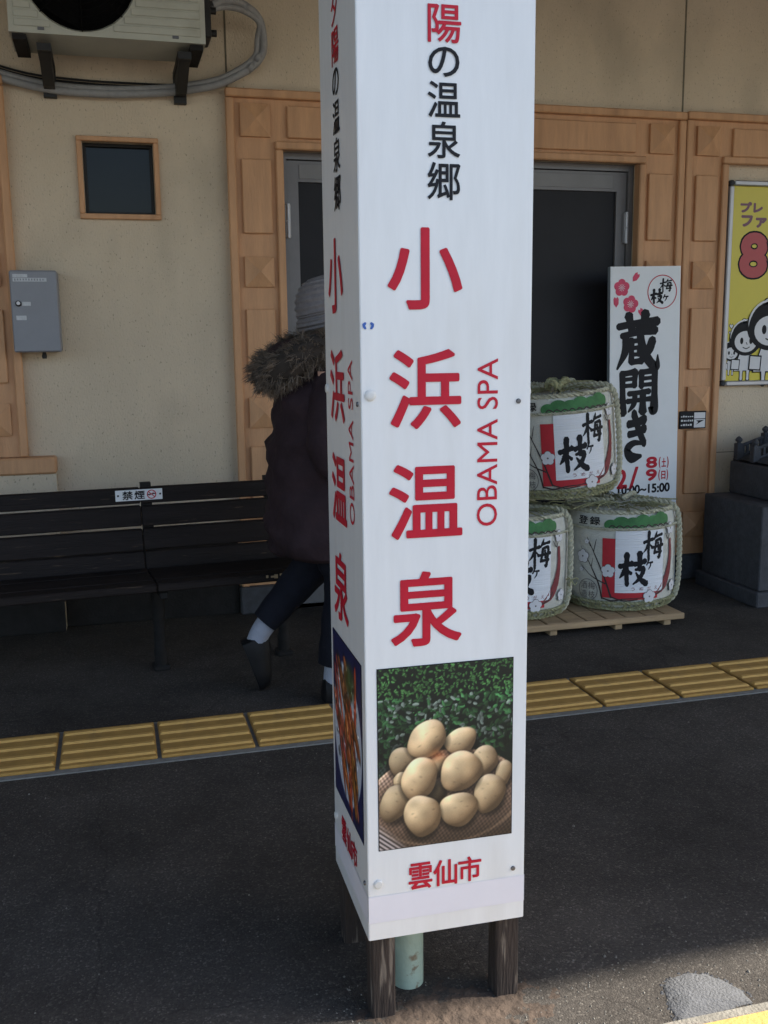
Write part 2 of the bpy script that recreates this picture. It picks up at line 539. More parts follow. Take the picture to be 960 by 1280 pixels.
def asphalt_mat(name):
    m = bpy.data.materials.new(name)
    m.use_nodes = True
    N, L = m.node_tree.nodes, m.node_tree.links
    p = N['Principled BSDF']
    p.inputs['Roughness'].default_value = .92
    p.inputs['Specular IOR Level'].default_value = .2
    co = N.new('ShaderNodeTexCoord')
    vo = N.new('ShaderNodeTexVoronoi')          # packed aggregate
    vo.inputs['Scale'].default_value = 250
    L.new(co.outputs['Object'], vo.inputs['Vector'])
    hs_ = N.new('ShaderNodeSeparateColor')
    L.new(vo.outputs['Color'], hs_.inputs[0])
    cr = N.new('ShaderNodeValToRGB')
    e = cr.color_ramp.elements
    e[0].position, e[0].color = 0.0, (.043, .038, .033, 1)
    e[1].position, e[1].color = 1.0, (.115, .103, .088, 1)
    k = cr.color_ramp.elements.new(.55)
    k.color = (.054, .048, .042, 1)
    k = cr.color_ramp.elements.new(.88)
    k.color = (.067, .059, .051, 1)
    L.new(hs_.outputs[0], cr.inputs[0])
    n = N.new('ShaderNodeTexNoise')             # stains and worn tracks
    n.inputs['Scale'].default_value = 1.7
    n.inputs['Detail'].default_value = 9
    n.inputs['Roughness'].default_value = .7
    L.new(co.outputs['Object'], n.inputs['Vector'])
    mr = N.new('ShaderNodeMapRange')
    mr.inputs[1].default_value, mr.inputs[2].default_value = .32, .68
    mr.inputs[3].default_value, mr.inputs[4].default_value = .62, 1.40
    L.new(n.outputs[0], mr.inputs[0])
    mx = N.new('ShaderNodeMix')
    mx.data_type, mx.blend_type = 'RGBA', 'MULTIPLY'
    mx.inputs[0].default_value = 1
    L.new(cr.outputs[0], mx.inputs[6])
    L.new(mr.outputs[0], mx.inputs[7])
    # fine cracks
    v2 = N.new('ShaderNodeTexVoronoi')
    v2.feature = 'DISTANCE_TO_EDGE'
    v2.inputs['Scale'].default_value = 1.1
    n2 = N.new('ShaderNodeTexNoise')
    n2.inputs['Scale'].default_value = 6
    n2.inputs['Detail'].default_value = 6
    L.new(co.outputs['Object'], n2.inputs['Vector'])
    ad = N.new('ShaderNodeMix')
    ad.data_type = 'VECTOR'
    ad.inputs[0].default_value = .12
    L.new(co.outputs['Object'], ad.inputs[4])
    L.new(n2.outputs['Color'], ad.inputs[5])
    L.new(ad.outputs[1], v2.inputs['Vector'])
    m3 = N.new('ShaderNodeMapRange')
    m3.inputs[1].default_value, m3.inputs[2].default_value = .0, .004
    m3.inputs[3].default_value, m3.inputs[4].default_value = .72, 1.0
    L.new(v2.outputs['Distance'], m3.inputs[0])
    mx2 = N.new('ShaderNodeMix')
    mx2.data_type, mx2.blend_type = 'RGBA', 'MULTIPLY'
    mx2.inputs[0].default_value = 1
    L.new(mx.outputs[2], mx2.inputs[6])
    L.new(m3.outputs[0], mx2.inputs[7])
    L.new(mx2.outputs[2], p.inputs['Base Color'])
    b = N.new('ShaderNodeBump')
    b.inputs['Strength'].default_value = .5
    b.inputs['Distance'].default_value = .003
    b.invert = True
    L.new(vo.outputs['Distance'], b.inputs['Height'])
    L.new(b.outputs[0], p.inputs['Normal'])
    return m
M['asphalt'] = asphalt_mat('asphalt')

# ------------------------------------------------------------------ ground, platform, canopy
WY = 4.60                                   # wall plane
g = struct(MB().box(-400, 400, -600, 600, -1.6, -1.0).build('ground', M['ballast']))
pl = MB()
pl.box(-14, 22, 1.255, 12.0, -0.999, 0.0)
platform = struct(pl.build('platform', M['asphalt']))
# edge coping and yellow edge blocks, each a piece of the platform
for i in range(-12, 28):
    x = i * 0.75
    MB().box(x + .003, x + .747, 1.446, 1.468, -.15, .012, .003).build('coping_stone', M['concrete'], platform)
for i in range(-30, 60):
    x = i * 0.3
    MB().box(x + .003, x + .297, 1.26, 1.444, -.10, .016, .005).build('edge_block', M['edge_yellow'], platform)
# tactile guide tiles
T0, TY = -0.2171, 2.9635
base = MB()
base.box(-13, 20, TY - .018, TY + .318, -.05, .004)
base.build('tile_bed', M['mortar'], platform)
tile = MB()
tile.box(.006, .294, .004, .296, 0, .010, .003)
n_base = len(tile.f)
for k in range(4):
    y = .0375 + .075 * k
    v = [(.010, y - .0130, .0101), (.290, y - .0130, .0101), (.290, y + .0130, .0101), (.010, y + .0130, .0101), (.016, y - .0075, .0160), (.284, y - .0075, .0160), (.284, y + .0075, .0160), (.016, y + .0075, .0160)]
    tile.add(v, [(4, 5, 6, 7), (0, 1, 5, 4), (1, 2, 6, 5), (2, 3, 7, 6), (3, 0, 4, 7)])
tile_me = tile.mesh('tactile_tile', M['tile_base'])
tile_me.materials.append(M['ochre'])
for q in tile_me.polygons:
    q.material_index = 1 if q.index >= n_base else 0
for k in range(-14, 26):
    o = link('tactile_tile', tile_me, platform)
    o.location = (T0 + .3 * k, TY + random.uniform(-.002, .002), .004 + random.uniform(-.001, .0012))
    o.rotation_euler = (0, 0, random.uniform(-.004, .004))
# grey mortar patch on the asphalt near the edge
pm = MB()
PK = [(.983, 1.574), (1.009, 1.595), (1.059, 1.598), (1.089, 1.583), (1.110, 1.556), (1.124, 1.520), (1.123, 1.484), (1.029, 1.473), (.955, 1.472), (.962, 1.517)]
ptsP = []
for k in range(len(PK)):
    a, b = PK[k], PK[(k + 1) % len(PK)]
    for q in range(4):
        ptsP.append((a[0] + (b[0] - a[0]) * q / 4 + random.uniform(-.002, .002), a[1] + (b[1] - a[1]) * q / 4 + random.uniform(-.002, .002)))
v = [(x, y, .0005) for x, y in ptsP] + [(1.02 + (x - 1.02) * .92, 1.53 + (y - 1.53) * .92, .004) for x, y in ptsP] + [(1.02, 1.53, .006)]
pm.add(v, [(k, (k + 1) % 40, 40 + (k + 1) % 40, 40 + k) for k in range(40)] + [(40 + k, 40 + (k + 1) % 40, 80) for k in range(40)])
for k in range(60):
    a, b = PK[k % len(PK)], PK[(k + 1) % len(PK)]
    q = random.random()
    x, y = a[0] + (b[0] - a[0]) * q, a[1] + (b[1] - a[1]) * q
    x, y = 1.03 + (x - 1.03) * random.uniform(.98, 1.10), 1.53 + (y - 1.53) * random.uniform(.98, 1.10)
    if y < 1.475: continue
    r_ = random.uniform(.0012, .0042)
    pm.add([(x - r_, y - r_ * .6, 0), (x + r_, y - r_, 0), (x + r_ * .7, y + r_, 0), (x - r_, y + r_ * .8, 0), (x, y, r_ * .9)], [(0, 1, 4), (1, 2, 4), (2, 3, 4), (3, 0, 4)])
pm.build('mortar_patch', M['patch'], platform, True)
# dirt heaped round the foot of the sign pillar
dm = MB()
nx, ny = 110, 60
def dirt_z(x, y):
    r = math.hypot((x - .56) / .27, (y - 1.60) / .13)
    q = math.sin(x * 57 + 1) * math.sin(y * 71) + .7 * math.sin(x * 131 + y * 60) * math.sin(y * 157 - x * 40) + .5 * math.sin(x * 310) * math.sin(y * 290 + 1)
    return max(0.0, 1 - r) * .008 + q * .0018 - .0030
rect(dm, .22, .90, 1.47, 1.80, lambda x, y: (x, y, dirt_z(x, y)), nx, ny)
dirt = dm.build('dirt_heap', M['dirt'], None, True)
tag(dirt, 'brown dirt and grit heaped round the legs of the sign pillar', 'dirt', kind='stuff')
# grit and litter scattered over the asphalt
gm = MB()
for _ in range(1100):
    x, y = random.uniform(-.6, 2.4), random.uniform(1.47, 2.9)
    if random.random() < .7:
        y = 1.47 + .28 * random.random() ** 1.6
        x = random.uniform(.3, 1.8)
    s = random.uniform(.0008, .0028) * (1.6 if random.random() < .06 else 1)
    a = random.uniform(0, 6.3)
    c, sn = math.cos(a) * s, math.sin(a) * s
    if y < 1.60 and random.random() < .3: s *= 1.5
    gm.add([(x + c, y + sn, .0002), (x - sn, y + c, .0002), (x - c, y - sn, .0002), (x + sn, y - c, .0002), (x, y, s * 1.1)], [(0, 1, 4), (1, 2, 4), (2, 3, 4), (3, 0, 4)])
M['grit'] = mat('grit', (.17, .155, .13), .95, .5, 40)
grit = gm.build('grit', M['grit'])
tag(grit, 'small pale grit and crumbs scattered on the dark asphalt', 'grit', kind='stuff')

canopy = thing('platform_canopy', 'flat canopy roof over the platform held by a green steel column', 'canopy', (0, 0, 3.05))
MB().box(-14, 22, 1.082, 4.86, 0, .10).build('roof_deck', M['canopy'], canopy)
MB().box(-14, 22, 1.02, 1.08, -.06, .14).build('fascia', M['canopy'], canopy)
for x in (-9.4, -5.4, -1.4, 2.6, 6.6, 10.6, 14.6):
    MB().box(x - .04, x + .04, 1.0, 4.58, -.14, -.002).build('beam', M['canopy'], canopy)
col = MB()
col.lathe([(.031, -3.05), (.031, -.145)], 28, (.508, 1.735, 0), True, True)
col.build('column', M['steel_green'], canopy, True)

# ------------------------------------------------------------------ station building
bld = thing('station_building', 'cream plaster station wall with tan panelled portals round a dark double door', 'building', (0, WY, 0))
xs = [-14, -2.2, -.62, -.062, .231, .785, 2.55, 22]
zs = [0, .782, 1.812, 2.10, 2.11, 3.05]
holes = [(-.062, .231, 1.812, 2.11), (.785, 2.55, 0, 2.10)]
def in_hole(x, z):
    return any(a < x < b and c < z < d for a, b, c, d in holes)
wm = MB()
for i in range(len(xs) - 1):
    for j in range(len(zs) - 1):
        if not in_hole((xs[i] + xs[i + 1]) / 2, (zs[j] + zs[j + 1]) / 2):
            wm.add([(xs[i], 0, zs[j]), (xs[i + 1], 0, zs[j]), (xs[i + 1], 0, zs[j + 1]), (xs[i], 0, zs[j + 1])], [(0, 1, 2, 3)])
for a, b, c, d in holes:
    D = .16
    wm.add([(a, 0, c), (a, 0, d), (a, D, d), (a, D, c)], [(0, 1, 2, 3)])
    wm.add([(b, 0, c), (b, 0, d), (b, D, d), (b, D, c)], [(3, 2, 1, 0)])
    wm.add([(a, 0, d), (b, 0, d), (b, D, d), (a, D, d)], [(0, 1, 2, 3)])
    wm.add([(a, 0, c), (b, 0, c), (b, D, c), (a, D, c)], [(3, 2, 1, 0)])
wm.add([(-14, .26, 0), (22, .26, 0), (22, .26, 3.2), (-14, .26, 3.2)], [(0, 1, 2, 3)])
wm.build('wall', M['plaster'], bld)
for x in (.557, 2.787, -1.70, 5.02):
    MB().box(x - .004, x + .004, -.002, .01, 2.342, 3.05).build('wall_joint', M['joint'], bld)
MB().box(3.03, 4.2, -.0015, .01, .660, .664).build('wall_joint', M['joint'], bld)

SQ = [(2.146, 2.284), (1.504, 1.636), (.876, 1.012), (.229, .361)]
TL = [(1.736, 2.052), (1.100, 1.407), (.457, .789)]
def pyramid_panel(x0, x1, z0, z1, y, parent):
    cx, cz = (x0 + x1) / 2, (z0 + z1) / 2
    m = MB()
    v = [(x0, y + .001, z0), (x1, y + .001, z0), (x1, y + .001, z1), (x0, y + .001, z1), (x0, y - .017, z0), (x1, y - .017, z0), (x1, y - .017, z1), (x0, y - .017, z1), (cx, y - .046, cz)]
    m.add(v, [(0, 1, 5, 4), (1, 2, 6, 5), (2, 3, 7, 6), (3, 0, 4, 7), (4, 5, 8), (5, 6, 8), (6, 7, 8), (7, 4, 8)])
    return m.build('panel', M['tan'], parent)
def flat_panel(x0, x1, z0, z1, y, parent):
    return MB().box(x0, x1, y - .018, y + .002, z0, z1, .004).build('panel', M['tan'], parent)
def surround(name, x0, x1, zb, ztop, zin, cw, left=True, right=True, zmin=0.0, spans=1, panels_l=True, panels_r=True):
    """tan panelled portal: columns of width cw, lintel from zin to ztop; y relative to the wall"""
    Y = -.030
    e = bpy.data.objects.new(name, None)
    COL.objects.link(e)
    e.parent = bld
    bs = MB()
    bs.box(x0, x0 + cw, Y, .006, zb, zin)
    bs.box(x1 - cw, x1, Y, .006, zb, zin)
    bs.box(x0, x1, Y, .006, zin, ztop)
    bs.build('backing', M['tan'], e)
    def strip(a, b, c, d, h=.024):
        MB().box(a, b, Y - h, Y + .001, c, d, .005).build('moulding', M['tan'], e)
    strip(x0 - .006, x0 + .030, zb, ztop - .032)
    strip(x1 - .030, x1 + .006, zb, ztop - .032)
    strip(x0 - .006, x1 + .006, ztop - .030, ztop + .006, .030)
    strip(x0 + cw - .030, x0 + cw + .004, zb, zin - .006)
    strip(x1 - cw - .004, x1 - cw + .030, zb, zin - .006)
    strip(x0 + cw - .030, x1 - cw + .030, zin - .004, zin + .030)
    for a, b in ((x0 + .056, x0 + cw - .050), (x1 - cw + .050, x1 - .056)):
        for z0, z1 in SQ:
            if z0 > zb:
                pyramid_panel(a, b, z0, z1, Y, e)
        for z0, z1 in TL:
            if z0 > zb:
                flat_panel(a, b, z0, z1, Y, e)
    L0, L1 = x0 + cw + .025, x1 - cw - .025
    for k in range(spans):
        a = L0 + (L1 - L0) * k / spans + (.02 if k else 0)
        b = L0 + (L1 - L0) * (k + 1) / spans - (.02 if k < spans - 1 else 0)
        flat_panel(a, b, SQ[0][0], SQ[0][1] - .004, Y, e)
    return e
surround('door_surround', .548, 2.778, .134, 2.336, 2.10, .237, spans=2)
surround('poster_surround', 2.795, 4.06, .134, 2.342, 2.115, .232)
surround('window_surround', -2.42, -.364, .782, 2.336, 2.10, .237, spans=2)
for x0, x1 in ((.535, .790), (2.545, 2.782), (2.790, 3.034), (3.822, 4.07)):
    MB().box(x0, x1, -.052, .004, 0, .132, .006).build('plinth_stone', M['stone'], bld)
# sill under the left portal with a cream apron under it
MB().box(-2.6, -.245, -.085, .004, .708, .780, .008).build('sill', M['tan'], bld)
MB().box(-2.58, -.249, -.070, .004, 0, .706).build('apron', M['plaster'], bld)
MB().box(-.247, .533, -.012, .004, 0, .40, .003).build('bench_shade_board', M['iron'], bld)  # dark board added to stand in for the shade under the bench
MB().box(-2.60, -.2485, -.086, -.0705, 0, .40, .003).build('bench_shade_board', M['iron'], bld)  # same under-bench shade as a dark board across the apron foot
# left portal window (outside the picture)
MB().box(-2.183, -.601, -.012, .004, .784, 2.098).build('window_panel', M['pane'], bld)

# door: aluminium frame, two dark leaves
door = bpy.data.objects.new('door', None)
COL.objects.link(door)
door.parent = bld
fr = MB()
fr.box(.787, .815, .03, .10, 0, 2.098)
fr.box(2.520, 2.548, .03, .10, 0, 2.098)
fr.box(.815, 2.520, .03, .10, 2.070, 2.098)
fr.build('frame', M['alu_dark'], door)
for a, b in ((.818, 1.666), (1.669, 2.517)):
    lf = MB()
    lf.box(a, a + .052, .045, .085, .006, 2.066)
    lf.box(b - .052, b, .045, .085, .006, 2.066)
    lf.box(a + .052, b - .052, .045, .085, 1.975, 2.066)
    lf.box(a + .052, b - .052, .045, .085, .006, .12)
    lf.build('leaf_frame', M['alu_dark'], door)
    MB().box(a + .0525, b - .0525, .060, .070, .1205, 1.9745).build('glass', M['dark_panel'], door)
MB().box(.875, 1.60, .041, .0445, 1.990, 2.050).build('closer_plate', M['rail_grey'], door)
MB().box(1.73, 2.44, .041, .0445, 1.990, 2.050).build('closer_plate', M['rail_grey'], door)
for x in (.812, 2.508):
    for z in (1.80, .30):
        hg = MB()
        hg.tube([(x + .004, .022, z - .075), (x + .004, .022, z - .002)], .010, 10)
        hg.tube([(x + .004, .022, z + .002), (x + .004, .022, z + .075)], .010, 10)
        hg.box(x - .008, x + .016, .0225, .044, z - .07, z + .07)
        hg.build('hinge', M['alu'], door, True)
for x in (1.60, 1.70):
    hd = MB()
    hd.tube(smooth_path([(x, .044, .98), (x, .004, 1.0), (x, .004, 1.15), (x, .044, 1.17)], 5), .009, 8)
    hd.build('handle', M['alu'], door, True)
# small window
win = bpy.data.objects.new('window', None)
COL.objects.link(win)
win.parent = bld
fm = MB()
a, b, c, d = -.086, .253, 1.788, 2.126
fm.box(a, b, -.022, .002, d - .020, d, .003)
fm.box(a, b, -.022, .002, c, c + .022, .003)
fm.box(a, a + .022, -.021, .002, c + .022, d - .020, .003)
fm.box(b - .022, b, -.021, .002, c + .022, d - .020, .003)
fm.build('frame', M['tan'], win)
sm = MB()
sm.box(-.060, -.048, .05, .08, 1.814, 2.108)
sm.box(.217, .229, .05, .08, 1.814, 2.108)
sm.box(-.048, .217, .05, .08, 2.096, 2.108)
sm.box(-.048, .217, .05, .08, 1.814, 1.826)
sm.build('sash', M['black'], win)
MB().box(-.0478, .2168, .062, .068, 1.8262, 2.0958).build('pane', M['pane'], win)

# ------------------------------------------------------------------ sign pillar
PA = -.017
pil = thing('sign_pillar', 'tall white four-sided hot spring sign pillar with red lettering on short dark posts', 'sign', (.404, 1.634, 0), (0, 0, PA))
PW, PB, PT = .305, .166, 2.62
core = MB().box(.004, PW - .004, .004, PW - .004, PB + .004, PT)
core.build('core', M['panel_white'], pil)
def face_fn(k):
    """(u, v, out) on side k -> local xyz; u runs left to right as seen from outside"""
    h = PW / 2
    a = (0, -math.pi / 2, math.pi / 2, math.pi)[k]      # front, left, right, back
    c, s = math.cos(a), math.sin(a)
    def fn(u, v, out=0.0):
        x, y = u - h, -h - out
        return (h + x * c - y * s, h + x * s + y * c, v)
    return fn

# printed picture: potatoes on a basket
def value_noise(h, w, cell):
    gy, gx = int(h / cell) + 3, int(w / cell) + 3
    gq = rng.random((gy, gx))
    y = np.arange(h) / cell
    x = np.arange(w) / cell
    yi, xi = y.astype(int), x.astype(int)
    fy, fx = (y - yi)[:, None], (x - xi)[None, :]
    fy, fx = fy * fy * (3 - 2 * fy), fx * fx * (3 - 2 * fx)
    a, b = gq[np.ix_(yi, xi)], gq[np.ix_(yi, xi + 1)]
    c, d = gq[np.ix_(yi + 1, xi)], gq[np.ix_(yi + 1, xi + 1)]
    return (a * (1 - fx) + b * fx) * (1 - fy) + (c * (1 - fx) + d * fx) * fy
def to_lin(im):
    im = np.clip(im, 0, 255) / 255.0
    return np.where(im <= .04045, im / 12.92, ((im + .055) / 1.055) ** 2.4)
def potato_print():
    w, h = 190, 254
    yy, xx = np.mgrid[0:h, 0:w].astype(float)
    s, t = xx / (w - 1), yy / (h - 1)          # t = 0 at the top
    # leaves, drawn one over another
    n1 = value_noise(h, w, 14)
    im = np.ones((h, w, 3)) * np.array([14., 24., 18.])
    for q in range(1500):
        lx, ly = random.uniform(-4, w + 4), random.uniform(-4, h * .66)
        tq = ly / h
        la, lb, ro = random.uniform(3.0, 6.0), random.uniform(1.6, 3.0), random.uniform(0, 3.14)
        if tq < .17:
            la, lb = la * .6, lb * .6
        x0, x1, y0, y1 = int(max(0, lx - 7)), int(min(w, lx + 8)), int(max(0, ly - 7)), int(min(h, ly + 8))
        if x1 <= x0 or y1 <= y0: continue
        gx_, gy_ = xx[y0:y1, x0:x1] - lx, yy[y0:y1, x0:x1] - ly
        ax, ay = (gx_ * math.cos(ro) + gy_ * math.sin(ro)) / la, (-gx_ * math.sin(ro) + gy_ * math.cos(ro)) / lb
        al = np.clip((1 - ax ** 2 - ay ** 2) * 2.5, 0, 1)[..., None]
        br = random.random() * (.5 + n1[min(h - 1, max(0, int(ly))), min(w - 1, max(0, int(lx)))])
        if tq < .17:
            c_ = np.array([74., 122., 66.]) * (.8 + .5 * br)
        else:
            dk_ = max(.25, 1.1 - max(0, tq - .17) * 1.9)
            c_ = np.array([44., 78., 46.]) * (.35 + 1.6 * br) * dk_
            if random.random() < .16:
                c_ = np.array([155., 172., 158.]) * random.uniform(.6, 1.15) * dk_
        shd = (.85 + .3 * np.clip(ay, -1, 1))[..., None]
        im[y0:y1, x0:x1] = im[y0:y1, x0:x1] * (1 - al) + al * c_ * shd
    # basket
    bx, by, brx, bry = .50, .745, .60, .275
    d = ((s - bx) / brx) ** 2 + ((t - by) / bry) ** 2
    weave = .5 + .5 * np.sin((s * 1.0 + t * .35) * 190) * np.sin((t - s * .12) * 210)
    bas = np.array([165., 132., 108.]) * (.55 + .5 * weave)[..., None] * (1.05 - .25 * s)[..., None]
    rim = np.exp(-((d - .93) / .05) ** 2)[..., None]
    bas = bas + rim * np.array([70., 58., 44.])
    lower = np.clip((t - .80) * 6, 0, 1)[..., None]
    bas = bas * (1 - .45 * lower)
    m = (np.clip((1 - d) * 30, 0, 1))[..., None]
    m = np.where((t > .70)[..., None], 1.0, m)
    im = im * (1 - m) + bas * m
    lit = np.clip((t - .83 - s * .75) * 14, 0, 1) * np.clip((.26 - s) * 12, 0, 1)
    stripes = .6 + .4 * np.sin((s * .6 - t) * 240)
    im = im * (1 - lit[..., None]) + lit[..., None] * np.array([205., 190., 185.]) * stripes[..., None]
    left = np.clip((.12 - s) * 12, 0, 1) * np.clip((t - .50) * 20, 0, 1) * np.clip((.66 - t) * 20, 0, 1)
    im = im + left[..., None] * 60 * weave[..., None]
    def crop(x, y):
        u = (x - 248) / 579.
        top, bot = 168 - 56 * u, 940 - 82 * u
        return u, (y - top) / (bot - top)
    pots = [(350, 555, 60, 60, 0, .80), (790, 600, 36, 56, .2, .85), (702, 548, 60, 64, .5, .86), (500, 570, 44, 40, 0, .62), (490, 685, 48, 50, 0, .38), (345, 640, 34, 40, 0, .85),
            (600, 463, 68, 56, -.1, .98), (455, 458, 84, 74, -.5, 1.06), (318, 732, 64, 80, .5, .84), (727, 687, 70, 80, .2, .88), (600, 593, 86, 88, .5, 1.02), (592, 757, 79, 76, 0, .93), (420, 628, 76, 88, .45, 1.02), (434, 787, 76, 90, -.1, .93)]
    mott = value_noise(h, w, 2.0) * .5 + value_noise(h, w, 6) * .5
    for x, y, rx, ry, ro, br in pots:
        u, v = crop(x, y)
        rx, ry = rx * 1.06, ry * 1.05
        a, b = rx / 579., ry / 760.
        # contact shadow
        ex, ey = (s - u) / (a * 1.18), (t - v - .014) / (b * 1.16)
        sh = np.clip((1 - ex ** 2 - ey ** 2) * 2.2, 0, 1)[..., None]
        im = im * (1 - .62 * sh)
        px, py = (s - u) * 579., (t - v) * 760.
        c, q = math.cos(ro), math.sin(ro)
        ax, ay = (px * c + py * q) / rx, (-px * q + py * c) / ry
        ax = ax * (1 + .10 * ay)
        th = np.arctan2(ay, ax)
        wob = 1 + .045 * np.sin(2 * th + x) + .03 * np.sin(3 * th + y) + .015 * np.sin(5 * th + x * .3)
        ax, ay = ax / wob, ay / wob
        r2 = ax ** 2 + ay ** 2
        inside = np.clip((1 - r2) * 9, 0, 1)[..., None]
        nz = np.sqrt(np.clip(1 - r2, 0, 1))
        nxp, nyp = ax * c - ay * q, ax * q + ay * c
        lam = np.clip(.40 * -nxp + .50 * -nyp + .62 * nz, 0, 1)
        shade = .40 + .76 * lam + .03 * (mott - .5)
        colr = np.array([246., 216., 168.]) * br * shade[..., None]
        warm = np.clip(.85 - lam, 0, 1)[..., None]
        colr = colr * (1 + warm * np.array([.04, -.08, -.18]))
        top_hi = np.clip(-nyp * 1.3 - .72, 0, 1)[..., None]
        colr = colr + top_hi * np.array([60., 62., 70.])
        lump = value_noise(h, w, 16)
        colr = colr * (1 + .30 * (lump - .5))[..., None]
        for ex0, ey0 in [(random.uniform(-.6, .6), random.uniform(-.5, .7)) for _q in range(4)]:
            eye = np.exp(-(((ax - ex0) / .085) ** 2 + ((ay - ey0) / .04) ** 2))[..., None]
            colr = colr * (1 - .22 * eye * random.uniform(.3, 1))
        im = im * (1 - inside) + colr * inside
    glow = np.exp(-(((s - .435) / .06) ** 2 + ((t - .505) / .035) ** 2))[..., None]
    im = im + glow * np.array([95., 45., 18.])
    im = im + (rng.random((h, w, 1)) - .5) * 6
    return to_lin(im * .98)[::-1]
def crab_print():
    w, h = 110, 150
    yy, xx = np.mgrid[0:h, 0:w].astype(float)
    s, t = xx / (w - 1), yy / (h - 1)
    im = np.ones((h, w, 3)) * np.array([26., 30., 74.])
    d = ((s - .50) / .50) ** 2 + ((t - .52) / .42) ** 2
    pm_ = np.clip((1 - d) * 12, 0, 1)[..., None]
    im = im * (1 - pm_) + pm_ * np.array([178., 186., 200.])
    d2 = ((s - .48) / .45) ** 2 + ((t - .48) / .38) ** 2
    k = value_noise(h, w, 9) * .6 + value_noise(h, w, 4) * .4
    for q in range(46):
        cx_, cy_ = random.uniform(.12, .86), random.uniform(.16, .84)
        if ((cx_ - .48) / .44) ** 2 + ((cy_ - .48) / .40) ** 2 > 1: continue
        ro = random.gauss(.95, .28)
        la, lb = random.uniform(.12, .26), random.uniform(.028, .055)
        ax = ((s - cx_) * math.cos(ro) + (t - cy_) * math.sin(ro)) / la
        ay = (-(s - cx_) * math.sin(ro) + (t - cy_) * math.cos(ro)) / lb
        r2 = ax ** 2 + ay ** 2
        al = np.clip((1 - r2) * 5, 0, 1)[..., None]
        sh = np.clip((1.5 - r2) * 2, 0, 1)[..., None]
        im = im * (1 - .5 * sh)
        c_ = np.array([196., 74., 40.]) * random.uniform(.65, 1.15) * (1 - .35 * np.abs(ay).clip(0, 1))[..., None] + np.array([0., random.uniform(-14, 30), random.uniform(-8, 14)])
        c_ = c_ + np.exp(-((ay + .35) / .16) ** 2)[..., None] * np.array([52., 60., 50.]) + (k[..., None] - .5) * 50
        im = im * (1 - al) + al * c_
    pm_ = np.clip((1 - d2) * 9, 0, 1)[..., None]
    gz = np.clip(1 - (((s - .62) / .22) ** 2 + ((t - .18) / .13) ** 2), 0, 1)[..., None]
    im = im * (1 - gz) + gz * (np.array([62., 78., 40.]) + (k[..., None] - .5) * 60)
    dk = np.clip((value_noise(h, w, 6) - .68) * 5, 0, 1)[..., None] * pm_
    im = im * (1 - .6 * dk)
    ht = np.clip((value_noise(h, w, 3.5) - .80) * 9, 0, 1)[..., None] * pm_
    im = im + ht * 90
    im = im + (rng.random((h, w, 1)) - .5) * 12
    return to_lin(im)[::-1]
potato, crab = potato_print(), crab_print()
